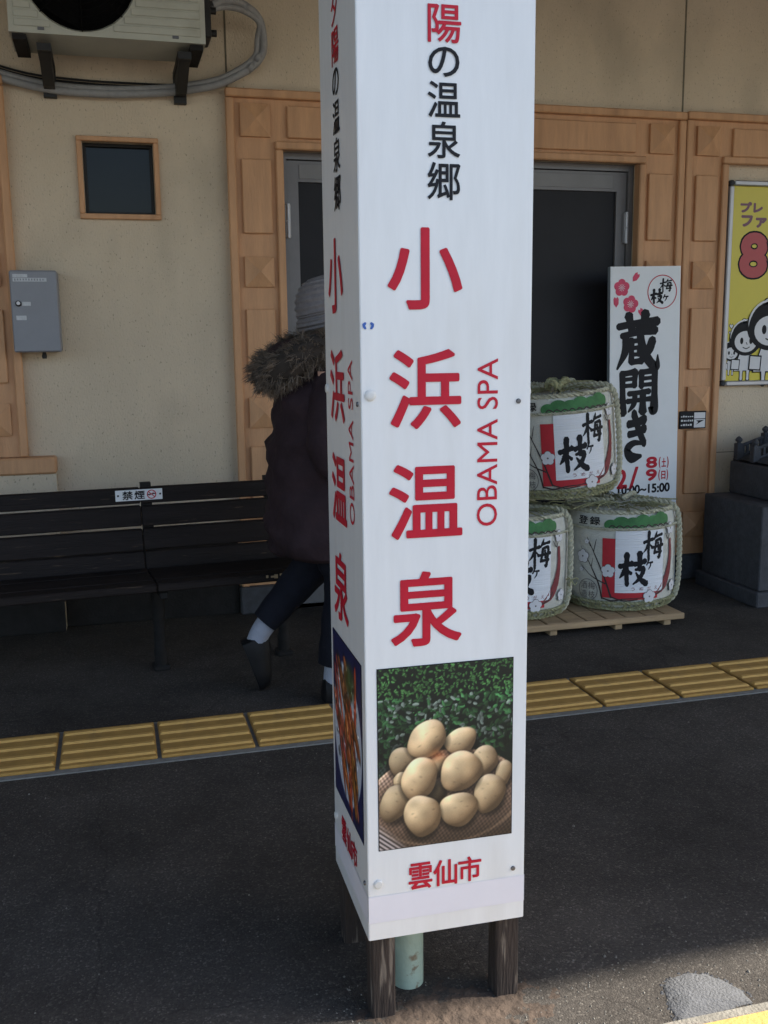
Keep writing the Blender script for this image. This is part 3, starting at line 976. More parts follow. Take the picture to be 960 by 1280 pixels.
for k in range(4):
    fn = face_fn(k)
    nm = ('front_panel', 'side_panel', 'side_panel', 'back_panel')[k]
    pn = MB()
    # thin sheet with a small return at its edges
    u0, u1 = .0015, PW - .0015
    v = [fn(u0, PB, .0), fn(u1, PB, .0), fn(u1, PT, .0), fn(u0, PT, .0), fn(u0, PB, -.003), fn(u1, PB, -.003), fn(u1, PT, -.003), fn(u0, PT, -.003)]
    pn.add(v, [(0, 1, 2, 3), (0, 4, 5, 1), (1, 5, 6, 2), (2, 6, 7, 3), (3, 7, 4, 0)])
    panel = pn.build(nm, M['panel_white'], pil)
    f1 = lambda u, v, e=0: fn(u, v, .0010 + e)
    def letter(ch, u, v, w_, h_, bold, mk, turn=False, nm='character'):
        q = MB()
        put_glyph(q, ch, u, v, w_, h_, f1, bold, turn)
        q.build(nm, M[mk], panel)
    letter('夕', .146, 1.825, .054, .057, .014, 'red')
    letter('陽', .147, 1.761, .057, .058, .014, 'red')
    for ch, cv, w_, h_ in (('の', 1.703, .053, .046), ('温', 1.645, .056, .056), ('泉', 1.582, .056, .058), ('郷', 1.517, .057, .060)):
        letter(ch, .146, cv, w_, h_, .012, 'ink')
    for ch, cv, w_, h_ in (('小', 1.376, .131, .134), ('浜', 1.176, .128, .135), ('温', .983, .133, .131), ('泉', .791, .131, .136)):
        letter(ch, .113, cv, w_, h_, .018, 'red')
    letter('OBAMA SPA', .225, 1.080, .038, .293, 0, 'red', True, 'spa_lettering')
    for ch, cu_, w_, h_ in (('雲', .0995, .046, .053), ('仙', .1475, .047, .052), ('市', .1955, .046, .050)):
        letter(ch, cu_, .282, w_, h_, .019, 'red')
    # photograph with a thin dark border
    bd = MB()
    rect(bd, .0205, .2785, .3415, .6875, lambda u, v: fn(u, v, .0007))
    pic_f = lambda u, v: fn(.022 + u, .343 + v, .0012)
    pic = picture('printed_photo', .255, .343, potato if k in (0, 2) else crab, pic_f, M['print'], panel)
    pic['label'] = 'printed photo of potatoes heaped on a basket' if k in (0, 2) else 'printed photo of red crab on a white plate'
    bd.build('photo_border', M['ink'], panel)
    tp = MB()
    v = [fn(.0005, .200, .0008), fn(PW - .0005, .200, .0008), fn(PW - .0005, .253, .0008), fn(.0005, .253, .0008)]
    tp.add(v, [(0, 1, 2, 3)])
    tp.build('tape_band', M['tape'], panel)
    for (u, vv, r, mk, nmk, out) in ((.016, 1.168, .0095, 'plastic_white', 'screw_cap', .004), (.019, .277, .0085, 'plastic_white', 'screw_cap', .004), (.282, 1.152, .0045, 'screw', 'screw', .003), (.282, .270, .0045, 'screw', 'screw', .003)):
        sc = MB()
        n = 20
        rr = [(r, .0002), (r, out * .55), (r * .8, out), (r * .3, out * 1.1)]
        vv_ = []
        for q, ou in rr:
            for i in range(n):
                a = 2 * math.pi * i / n
                vv_.append(fn(u + q * math.cos(a), vv + q * math.sin(a), ou))
        vv_.append(fn(u, vv, out * 1.1))
        ff = [(j * n + i, j * n + (i + 1) % n, (j + 1) * n + (i + 1) % n, (j + 1) * n + i) for j in range(3) for i in range(n)] + [(3 * n + i, 3 * n + (i + 1) % n, 4 * n) for i in range(n)]
        sc.add(vv_, ff)
        sc.build(nmk, M[mk], panel, True)
    if k == 0:
        st = MB()
        for sgn in (-1, 1):
            pts = [(.014 + sgn * x, 1.283 + y) for x, y in ((.010, .003), (.006, .006), (.003, .005), (.004, .002), (.0055, 0), (.004, -.002), (.003, -.005), (.006, -.006), (.0095, -.002))]
            poly(st, pts if sgn > 0 else pts[::-1], lambda u, v: fn(u, v, .0012))
        st.build('sticker_emblem', M['blue'], panel)
# posts at the four corners
for (x, y) in ((.006, .006), (.252, .006), (.006, .252), (.252, .252)):
    lg = MB()
    lg.box(x, x + .046, y, y + .046, -.02, PB + .02, .003)
    lg.build('post', M['dark_wood'], pil)

# ------------------------------------------------------------------ bench
BA = .085                                   # the bench stands slightly askew to the wall
bench = thing('platform_bench', 'long dark brown slatted wooden bench with backrest against the cream wall', 'bench', (.125, 3.84, 0), (0, 0, BA))
BOFF = Matrix.Translation((-.125, -3.84, 0))
def bench_part(o):
    o.data.transform(BOFF)
    return o
rows = [(.643, .704, 4.005, 3.985), (.555, .632, 3.987, 3.965), (.466, .547, 3.966, 3.940), (.390, .460, 3.941, 3.915)]
BX0, BXM, BX1 = -.78, .10, .735
for z0, z1, yt, yb in rows:
    for a, b in ((BX0, BXM - .001), (BXM + .001, BX1)):
        m = MB().box(a, b, -.013, .013, z0, z1, .004)
        dz = random.uniform(-.003, .003)
        m.map(lambda x, y, z: (x, y + yb + (yt - yb) * (z - z0) / (z1 - z0), z + dz * (x - a)))
        bench_part(m.build('back_slat', M['bench'], bench))
for y0, y1, z in ((3.575, 3.645, .408), (3.652, 3.722, .408), (3.729, 3.799, .405), (3.806, 3.880, .402)):
    for a, b in ((BX0, BXM - .001), (BXM + .001, BX1)):
        bench_part(MB().box(a, b, y0, y1, z - .030, z + random.uniform(0, .003), .005).build('seat_slat', M['bench'], bench))
# splintered pale edge near the end of the seat
sp = MB()
for i in range(14):
    x = .50 + .016 * i + random.uniform(-.004, .004)
    sp.box(x, x + random.uniform(.006, .018), 3.5735, 3.580, .394 + random.uniform(-.004, .006), .403 + random.uniform(-.002, .004))
bench_part(sp.build('splintered_edge', M['pallet'], bench))
for x in (-.66, .125, .62):
    lg = MB()
    lg.box(x - .016, x + .016, 3.60, 3.90, .345, .3715, .004)
    # back support
    v = []
    for (yy0, yy1, z) in ((3.93, 3.97, .33), (3.955, 3.99, .46), (4.003, 4.035, .72)):
        v += [(x - .02, yy0, z), (x + .02, yy0, z), (x + .02, yy1, z), (x - .02, yy1, z)]
    lg.add(v, [(0, 1, 5, 4), (1, 2, 6, 5), (2, 3, 7, 6), (3, 0, 4, 7), (4, 5, 9, 8), (5, 6, 10, 9), (6, 7, 11, 10), (7, 4, 8, 11), (8, 9, 10, 11), (3, 2, 1, 0)])
    lg.box(x - .016, x + .016, 3.86, 3.955, .325, .352)
    lg.tube(smooth_path([(x, 3.80, .33), (x + .002, 3.82, .22), (x + .006, 3.845, .10), (x + .01, 3.86, .02)], 5), [.026] * 6 + [.022] * 5 + [.026] * 5, 10)
    lg.box(x - .022, x + .042, 3.83, 3.90, 0, .022, .005)
    bench_part(lg.build('leg', M['iron'], bench, True))

ns = thing('no_smoking_plate', 'small white no smoking plate screwed to the top bench slat', 'sign', (.125 + math.cos(BA) * -.03 - math.sin(BA) * .139, 3.84 + math.sin(BA) * -.03 + math.cos(BA) * .139, .677), (0, 0, BA))
nsf = lambda u, v, e=0: (u, -.0042 - e, v)
MB().box(-.090, .090, -.0035, 0, -.022, .021, .001).build('plate', M['sign_white2'], ns)
m = MB()
put_glyph(m, '禁', -.044, 0, .040, .034, nsf, .022)
put_glyph(m, '煙', .002, 0, .040, .034, nsf, .022)
disc(m, -.080, 0, .004, .004, nsf, 10)
disc(m, .081, 0, .004, .004, nsf, 10)
stroke(m, [(.032, -.001, .004), (.062, .003, .004)], lambda u, v: (u, -.0040, v))
m.build('lettering', M['ink'], ns)
m = MB()
ring(m, .048, 0, .018, .018, .0035, nsf, 28)
stroke(m, [(.036, .011, .003), (.060, -.011, .003)], lambda u, v: (u, -.0046, v))
stroke(m, [(.038, -.005, .002), (.052, .004, .002), (.056, .010, .002)], lambda u, v: (u, -.0044, v))
m.build('no_smoking_symbol', M['red'], ns)

# ------------------------------------------------------------------ air conditioner
ac = thing('air_conditioner', 'cream outdoor air conditioner unit hung high on the wall on black brackets', 'air conditioner', (.069, 4.22, 2.42))
hw = .366
fn_ = MB()
cxr, czr, rr = -.10, .226, .212
# front with a round opening
n = 48
sq = []
for k in range(n):
    a = 2 * math.pi * k / n + math.pi / 4
    sq.append((math.cos(a), math.sin(a)))
def to_border(c, s):
    tx = ((hw if c > 0 else -hw) - cxr) / c if abs(c) > 1e-9 else 1e9
    tz = ((.54 if s > 0 else 0) - czr) / s if abs(s) > 1e-9 else 1e9
    t = min(tx, tz)
    return (cxr + c * t, 0, czr + s * t)
angs = sorted([2 * math.pi * k / n for k in range(n)] + [math.atan2(z - czr, x - cxr) % (2 * math.pi) for x in (-hw, hw) for z in (0, .54)])
v, f = [], []
for a in angs:
    c, s = math.cos(a), math.sin(a)
    v += [to_border(c, s), (cxr + rr * c, 0, czr + rr * s), (cxr + (rr - .008) * c, .012, czr + (rr - .008) * s), (cxr + (rr - .008) * c, .10, czr + (rr - .008) * s)]
m_ = len(angs)
for i in range(m_):
    j = (i + 1) % m_
    for q in range(3):
        f.append((4 * i + q, 4 * j + q, 4 * j + q + 1, 4 * i + q + 1))
fn_.add(v, f)
bx = MB().box(-hw, hw, 0, .28, 0, .54)
bx.f = [q for i, q in enumerate(bx.f) if i != 2]
fn_.add(bx.v, bx.f)
fn_.build('casing', M['ac'], ac)
fb = MB()
fb.add([(cxr + rr * math.cos(2 * math.pi * k / 40), .098, czr + rr * math.sin(2 * math.pi * k / 40)) for k in range(40)], [tuple(range(40))])
fb.build('fan_well', M['fan_black'], ac)
fan = MB()
fan.lathe([(.045, -.02), (.045, .03)], 20, (0, 0, 0), True, True)
for k in range(3):
    a0 = 2 * math.pi * k / 3
    vv = []
    for r_ in (.045, .10, .165, .19):
        for q, dz in ((-.45, -.02), (.45, .03)):
            a = a0 + q
            vv.append((r_ * math.cos(a), r_ * math.sin(a), dz))
    fan.add(vv, [(0, 2, 3, 1), (2, 4, 5, 3), (4, 6, 7, 5)])
fan.map(lambda x, y, z: (cxr + x, .06 - z, czr + y))
fan.build('fan', M['fan_black'], ac)
gr = MB()
for k in range(9):
    r_ = .024 * (k + .6)
    gr.tube([(cxr + r_ * math.cos(2 * math.pi * i / 32), -.004, czr + r_ * math.sin(2 * math.pi * i / 32)) for i in range(32)], .0018, 4, closed=True)
for k in range(8):
    a = 2 * math.pi * k / 8
    gr.tube([(cxr + .02 * math.cos(a), -.006, czr + .02 * math.sin(a)), (cxr + .213 * math.cos(a), -.006, czr + .213 * math.sin(a))], .0022, 4)
gr.build('fan_grille', M['fan_black'], ac)
rb = MB()
z = .035
while z < .53:
    for a, b in ((-hw + .02, hw - .02),):
        dz = z - czr
        if abs(dz) < rr + .012:
            dx = math.sqrt((rr + .012) ** 2 - dz * dz)
            spans = [(a, cxr - dx), (cxr + dx, b)]
        else:
            spans = [(a, b)]
        for p0, p1 in spans:
            if p1 - p0 > .02:
                rb.box(p0, p1, -.006, .001, z - .0125, z + .0125, .002)
    z += .032
rb.build('front_rib', M['ac'], ac)
for x in (-.25, .25):
    MB().box(x - .012, x + .012, -.004, .0, .012, .024).build('screw', M['screw'], ac)
bt = MB()
bt.box(-hw + .01, -hw + .06, .012, .27, -.022, -.002)
bt.build('foot_rail', M['iron'], ac)
bt = MB()
bt.box(hw - .06, hw - .01, .012, .27, -.022, -.002)
bt.build('foot_rail', M['iron'], ac)
for x in (-.245, .285):
    b_ = MB()
    b_.box(x - .026, x + .026, .035, .378, -.050, -.023)
    v = [(x - .022, .06, -.051), (x + .022, .06, -.051), (x + .022, .343, -.051), (x - .022, .343, -.051), (x - .022, .27, -.125), (x + .022, .27, -.125), (x + .022, .343, -.125), (x - .022, .343, -.125)]
    b_.add(v, [(0, 1, 5, 4), (1, 2, 6, 5), (3, 0, 4, 7), (4, 5, 6, 7), (2, 3, 7, 6)])
    b_.box(x - .026, x + .026, .345, .378, -.15, -.051)
    b_.build('bracket', M['black'], ac)
vb = MB()
vb.box(hw, hw + .03, .05, .20, .04, .25, .005)
vb.tube([(hw + .03, .10, .07), (hw + .055, .10, .07)], .014, 8)
vb.tube([(hw + .03, .10, .155), (hw + .055, .10, .155)], .014, 8)
vb.build('valve', M['black'], ac, True)
hs = MB()
P0 = (-.069, -4.22, -2.42)
for off, r_ in ((0, .0165), (.026, .012)):
    pts = [(.475, 4.33, 2.60 - off * .6), (.54, 4.36, 2.632 - off), (.615, 4.42, 2.640 - off), (.685, 4.47, 2.605 - off * .6), (.708 - off, 4.50, 2.530), (.700 - off, 4.52, 2.47), (.645 - off, 4.53, 2.415 + off * .3), (.52, 4.54, 2.352 + off * .8), (.40, 4.55, 2.325 + off * .8), (.25, 4.56, 2.305 + off * .8), (.05, 4.56, 2.292 + off * .8), (-.15, 4.56, 2.296 + off * .8), (-.33, 4.56, 2.325 + off * .8), (-.55, 4.56, 2.39 + off * .8), (-.9, 4.56, 2.52 + off * .8)]
    hs.tube([(a + P0[0], b + P0[1], c + P0[2]) for a, b, c in smooth_path(pts, 6)], r_, 10)
for q in ((.628, 4.43, 2.632), (.69, 4.515, 2.46), (.66, 4.525, 2.42)):
    hs.tube([(q[0] + P0[0] - .012, q[1] + P0[1], q[2] + P0[2] + .006), (q[0] + P0[0] + .004, q[1] + P0[1], q[2] + P0[2] - .006)], .021, 10)
hs.build('hose', M['hose'], ac, True)
cb = MB()
for dz in (.018, .030):
    pts = [(.44, 4.585, 2.318 + dz), (.2, 4.588, 2.316 + dz), (-.05, 4.588, 2.318 + dz), (-.3, 4.588, 2.34 + dz), (-.6, 4.588, 2.43 + dz)]
    cb.tube([(a + P0[0], b + P0[1], c + P0[2]) for a, b, c in smooth_path(pts, 6)], .0045, 6)
cb.build('cable', M['black'], ac, True)

# ------------------------------------------------------------------ metal box on the wall
bxo = thing('switch_box', 'grey metal box with a round lock and label strips on the cream wall', 'box', (-.285, 4.46, 1.229))
MB().box(-.094, .094, 0, .138, 0, .334, .006).build('case', M['box_grey'], bxo)
MB().box(-.092, .092, -.006, -.0005, .003, .331, .003).build('lid', M['box_grey'], bxo)
for a, b, c, d in ((-.080, -.022, .305, .318), (-.080, .052, .288, .303), (-.050, -.016, .190, .206), (-.076, -.036, .132, .150)):
    MB().box(a, b, -.0072, -.006, c, d).build('label_strip', M['label_white'], bxo)
txt = MB()
for i in range(11):
    x = -.074 + i * .011
    txt.box(x, x + .005, -.0079, -.0073, .291 + random.uniform(0, .002), .300)
txt.build('small_print', M['box_grey'], bxo)
lk = MB()
lk.lathe([(.012, 0), (.012, .006), (.009, .008)], 20, (0, 0, 0), False, True)
lk.map(lambda x, y, z: (-.064 + x, -.006 - z, .199 + y))
lk.build('lock_ring', M['black'], bxo, True)
lk = MB()
lk.lathe([(.0075, 0), (.0075, .003), (.004, .004)], 16, (0, 0, 0), False, True)
lk.map(lambda x, y, z: (-.064 + x, -.0142 - z, .200 + y))
lk.build('lock', M['petal'], bxo, True)
kb = MB()
kb.lathe([(.009, -.028), (.011, -.018), (.007, -.001)], 14, (.02, .07, 0), True, True)
kb.build('cable_gland', M['black'], bxo, True)

# ------------------------------------------------------------------ poster in an aluminium snap frame
po = thing('framed_poster', 'yellow poster with a big red figure 8 in a silver frame', 'poster', (3.046, 4.572, 1.010))
PWd, PHt = .735, 1.026
def tp_(x0, x1, z0, z1, nm='frame_rail'):
    MB().box(x0, x1, -.018, .026, z0, z1, .005).build(nm, M['alu'], po)
tp_(.001, .026, .028, PHt - .028)
tp_(PWd - .026, PWd - .001, .028, PHt - .028)
tp_(.028, PWd - .028, .001, .026)
tp_(.028, PWd - .028, PHt - .026, PHt - .001)
for x in (0, PWd - .027):
    for z in (0, PHt - .027):
        MB().box(x, x + .027, -.020, .027, z, z + .027, .008).build('frame_corner', M['stone'], po)
MB().box(.026, PWd - .026, .004, .024, .026, PHt - .026).build('sheet', M['poster_yellow'], po)
pf = lambda k: (lambda u, v, e=0: (u, .004 - .00022 * k - e, v))
m = MB()
put_glyph(m, 'プレ', .142, .898, .132, .054, pf(1), .030)
put_glyph(m, 'ファ', .160, .829, .150, .062, pf(1), .030)
m.build('poster_lettering', M['poster_purple'], po)
m = MB()
put_glyph(m, '8', .168, .662, .184, .246, pf(1), .085)
m.build('figure_outline', M['ink'], po)
m = MB()
put_glyph(m, '8', .168, .662, .166, .228, pf(3), .060)
m.build('big_figure', M['poster_red'], po)
hair, white, lines = MB(), MB(), MB()
def shopper(x, z, s, k):
    """generic drawn shopper with black hair, dress and bag; drawn as print"""
    L = lambda q: pf(k + q)
    for dx in (-.020, .020):
        disc(lines, x + dx * s, z + .375 * s, .028 * s, .028 * s, L(0), 16)
        disc(white, x + dx * s, z + .375 * s, .022 * s, .022 * s, L(1), 16)
    disc(hair, x, z + .25 * s, .150 * s, .135 * s, L(1), 28)
    ring(white, x, z + .262 * s, .140 * s, .132 * s, .012 * s, L(2), 28)
    disc(hair, x, z + .240 * s, .138 * s, .128 * s, L(3), 28)
    disc(lines, x, z + .222 * s, .108 * s, .090 * s, L(4), 24)
    disc(white, x, z + .222 * s, .101 * s, .083 * s, L(5), 24)
    for dx in (-.038, .045):
        disc(lines, x + dx * s, z + .228 * s, .015 * s, .026 * s, L(6), 14)
    stroke(lines, [(x - .025 * s, z + .178 * s, .007 * s), (x + .005 * s, z + .168 * s, .007 * s), (x + .035 * s, z + .180 * s, .007 * s)], L(6))
    stroke(lines, [(x + .004 * s, z + .215 * s, .006 * s), (x + .012 * s, z + .200 * s, .006 * s)], L(6))
    poly(lines, [(x - .105 * s, z - .010 * s), (x + .105 * s, z - .010 * s), (x + .055 * s, z + .130 * s), (x - .055 * s, z + .130 * s)], L(0))
    poly(white, [(x - .096 * s, z - .003 * s), (x + .096 * s, z - .003 * s), (x + .048 * s, z + .130 * s), (x - .048 * s, z + .130 * s)], L(2))
    for dx in (-.03, .03):
        stroke(lines, [(x + dx * s, z - .005 * s, .034 * s), (x + dx * s, z - .075 * s, .030 * s)], L(0))
        stroke(white, [(x + dx * s, z - .005 * s, .020 * s), (x + dx * s, z - .070 * s, .018 * s)], L(1))
    for bx0 in (.055, -.13):
        poly(lines, [(x + bx0 * s, z + .005 * s), (x + (bx0 + .08) * s, z + .0 * s), (x + (bx0 + .085) * s, z + .085 * s), (x + (bx0 + .005) * s, z + .090 * s)], L(6))
        poly(white, [(x + (bx0 + .008) * s, z + .012 * s), (x + (bx0 + .073) * s, z + .008 * s), (x + (bx0 + .077) * s, z + .077 * s), (x + (bx0 + .012) * s, z + .082 * s)], L(7))
shopper(.063, .085, .37, 1)
shopper(.145, .080, .66, 9)
shopper(.285, .075, .93, 17)
shopper(.520, .075, .93, 17)
for hx, hz, s_ in ((.057, .305, .011), (.051, .272, .008), (.055, .250, .005)):
    for mm, gsc, kk in ((lines, 1.35, 1), (white, .95, 2)):
        poly(mm, [(hx, hz - s_ * gsc), (hx + s_ * gsc, hz + .2 * s_), (hx + .5 * s_, hz + s_ * gsc), (hx, hz + .4 * s_), (hx - .5 * s_, hz + s_ * gsc), (hx - s_ * gsc, hz + .2 * s_)], pf(kk))
hair.build('printed_hair', M['ink'], po)
lines.build('printed_outlines', M['ink'], po)
white.build('printed_figures', M['poster_white'], po)

# small plate on the right column
sp_ = thing('direction_plate', 'small dark plate with a white arrow square on the tan column', 'sign', (2.880, 4.536, .798))
MB().box(-.080, .072, 0, .014, 0, .090, .002).build('plate', M['ink'], sp_)
m = MB()
spf = lambda u, v: (u, -.0008, v)
rect(m, .002, .066, .006, .048, spf)
rect(m, .002, .066, .052, .083, spf)
for i, zz in enumerate((.016, .038, .060)):
    x = -.074
    while x < -.008:
        w_ = random.uniform(.006, .014)
        rect(m, x, min(x + w_, -.004), zz, zz + random.uniform(.005, .010), spf)
        x += w_ + .004
m.build('white_field', M['poster_white'], sp_)
m = MB()
poly(m, [(.062, .044), (.012, .020), (.026, .034), (.012, .042)], lambda u, v: (u, -.0016, v))
m.build('arrow', M['ink'], sp_)

# ------------------------------------------------------------------ tall white board
bo = thing('sake_event_board', 'tall white standing board with black brush lettering and pink plum blossoms', 'board', (2.36, 4.425, 0), (0, -.020, 0))
BWd, BHt = .376, 1.597
MB().box(0, BWd, .002, .030, 0, BHt, .002).build('board_core', M['board_side'], bo)
MB().box(.0, BWd, 0, .0018, .0, BHt).build('face_sheet', M['sign_white2'], bo)
def bl(u, v):      # world measurements on the wall plane -> board coordinates
    return (u - 2.36) - .020 * (-v) * 0 - (1.12 - v) * .0, v
bf = lambda u, v, e=0: (u, -.0010 - e, v)
def tilt(u, v):
    a = .020
    x, z = u - 2.36, v
    return (x * math.cos(a) + z * math.sin(a) * 0 + (z - 1.12) * .020 - .0, z - x * .020)
for key, u, v, w_, h_ in (('kura', 2.494, 1.245, .238, .262), ('kai', 2.505, .999, .212, .216), ('ki', 2.501, .781, .135, .228)):
    x, z = tilt(u, v)
    m = MB()
    brush(m, key, x + .012, z, w_, h_, bf, .02, {'kura': 1.5, 'kai': 1.5, 'ki': 1.4}[key])
    m.build('character', M['ink'], bo)
x, z = tilt(2.554, .518)
m = MB()
put_glyph(m, '10:00~15:00', x + .012, z, .290, .047, bf, .008)
m.build('opening_hours', M['ink'], bo)
m = MB()
x, z = tilt(2.630, 1.481)
XC, ZC = x, z
for key, a, b, w_, h_ in (('ume', .020, .030, .066, .062), ('eda', -.030, -.022, .064, .066), ('ke', .018, -.030, .030, .030)):
    m = MB()
    brush(m, key, XC + a, ZC + b, w_, h_, bf, .1, 1.4)
    m.build('emblem_character', M['ink'], bo)
m = MB()
ring(m, XC, ZC, .080, .081, .0045, bf, 44)
m.build('emblem_ring', M['red'], bo)
for t_, u, v, w_, h_, of in (('2', 2.430, .572, .058, .098, .045), ('/', 2.495, .576, .052, .110, .022), ('8', 2.592, .649, .062, .058, .055), ('9', 2.593, .586, .062, .060, .055), ('(', 2.637, .646, .010, .058, .02), ('土', 2.660, .646, .026, .044, .03), (')', 2.682, .646, .010, .058, .02), ('(', 2.637, .583, .010, .056, .02), ('日', 2.660, .583, .024, .042, .03), (')', 2.682, .583, .010, .056, .02)):
    x, z = tilt(u, v)
    m = MB()
    put_glyph(m, t_, x + .012, z, w_, h_, bf, of)
    m.build('red_character', M['red'], bo)
for u, v, r_, ro in ((2.412, 1.499, .040, .3), (2.461, 1.422, .040, .1)):
    x, z = tilt(u, v)
    m, m2 = MB(), MB()
    for k in range(5):
        a = ro + 2 * math.pi * k / 5
        disc(m, x + .55 * r_ * math.cos(a), z + .55 * r_ * math.sin(a), .50 * r_, .50 * r_, lambda u, v: bf(u, v, .00006 * k), 18)
    for k in range(10):
        a = ro + 2 * math.pi * k / 10
        stroke(m2, [(x + .12 * r_ * math.cos(a), z + .12 * r_ * math.sin(a), .0016), (x + .42 * r_ * math.cos(a), z + .42 * r_ * math.sin(a), .0022)], lambda u, v: (u, -.0018, v), 0, 4)
    q = m.build('plum_blossom', M['pink_ink'], bo)
    m2.build('stamens', M['sign_white2'], q)
for u, v, ro in ((2.485, 1.549, .9), (2.384, 1.432, 1.6), (2.523, 1.381, 2.2)):
    x, z = tilt(u, v)
    c, s = math.cos(ro), math.sin(ro)
    m = MB()
    poly(m, [(x + a * c - b * s, z + a * s + b * c) for a, b in ((-.026, 0), (-.010, -.013), (.014, -.014), (.024, -.007), (.016, 0), (.024, .007), (.014, .014), (-.010, .013))], bf)
    m.build('petal', M['pink_ink'], bo)

# ------------------------------------------------------------------ pallet and sake barrels
pal = thing('wooden_pallet', 'low pale wooden pallet under the straw wrapped sake barrels', 'pallet', (1.375, 3.805, 0))
y = 0
for k in range(11):
    x0 = .094 * k
    MB().box(x0, x0 + .086, 0 + random.uniform(0, .004), .62, .040, .056, .003).build('plank', M['pallet'], pal)
MB().box(-.0, 1.026, -.016, -.001, .030, .057, .003).build('front_rail', M['pallet'], pal)
for x0 in (.06, .39, .70, .94):
    MB().box(x0, x0 + .035, .01, .61, 0, .0395, .003).build('runner', M['pallet'], pal)

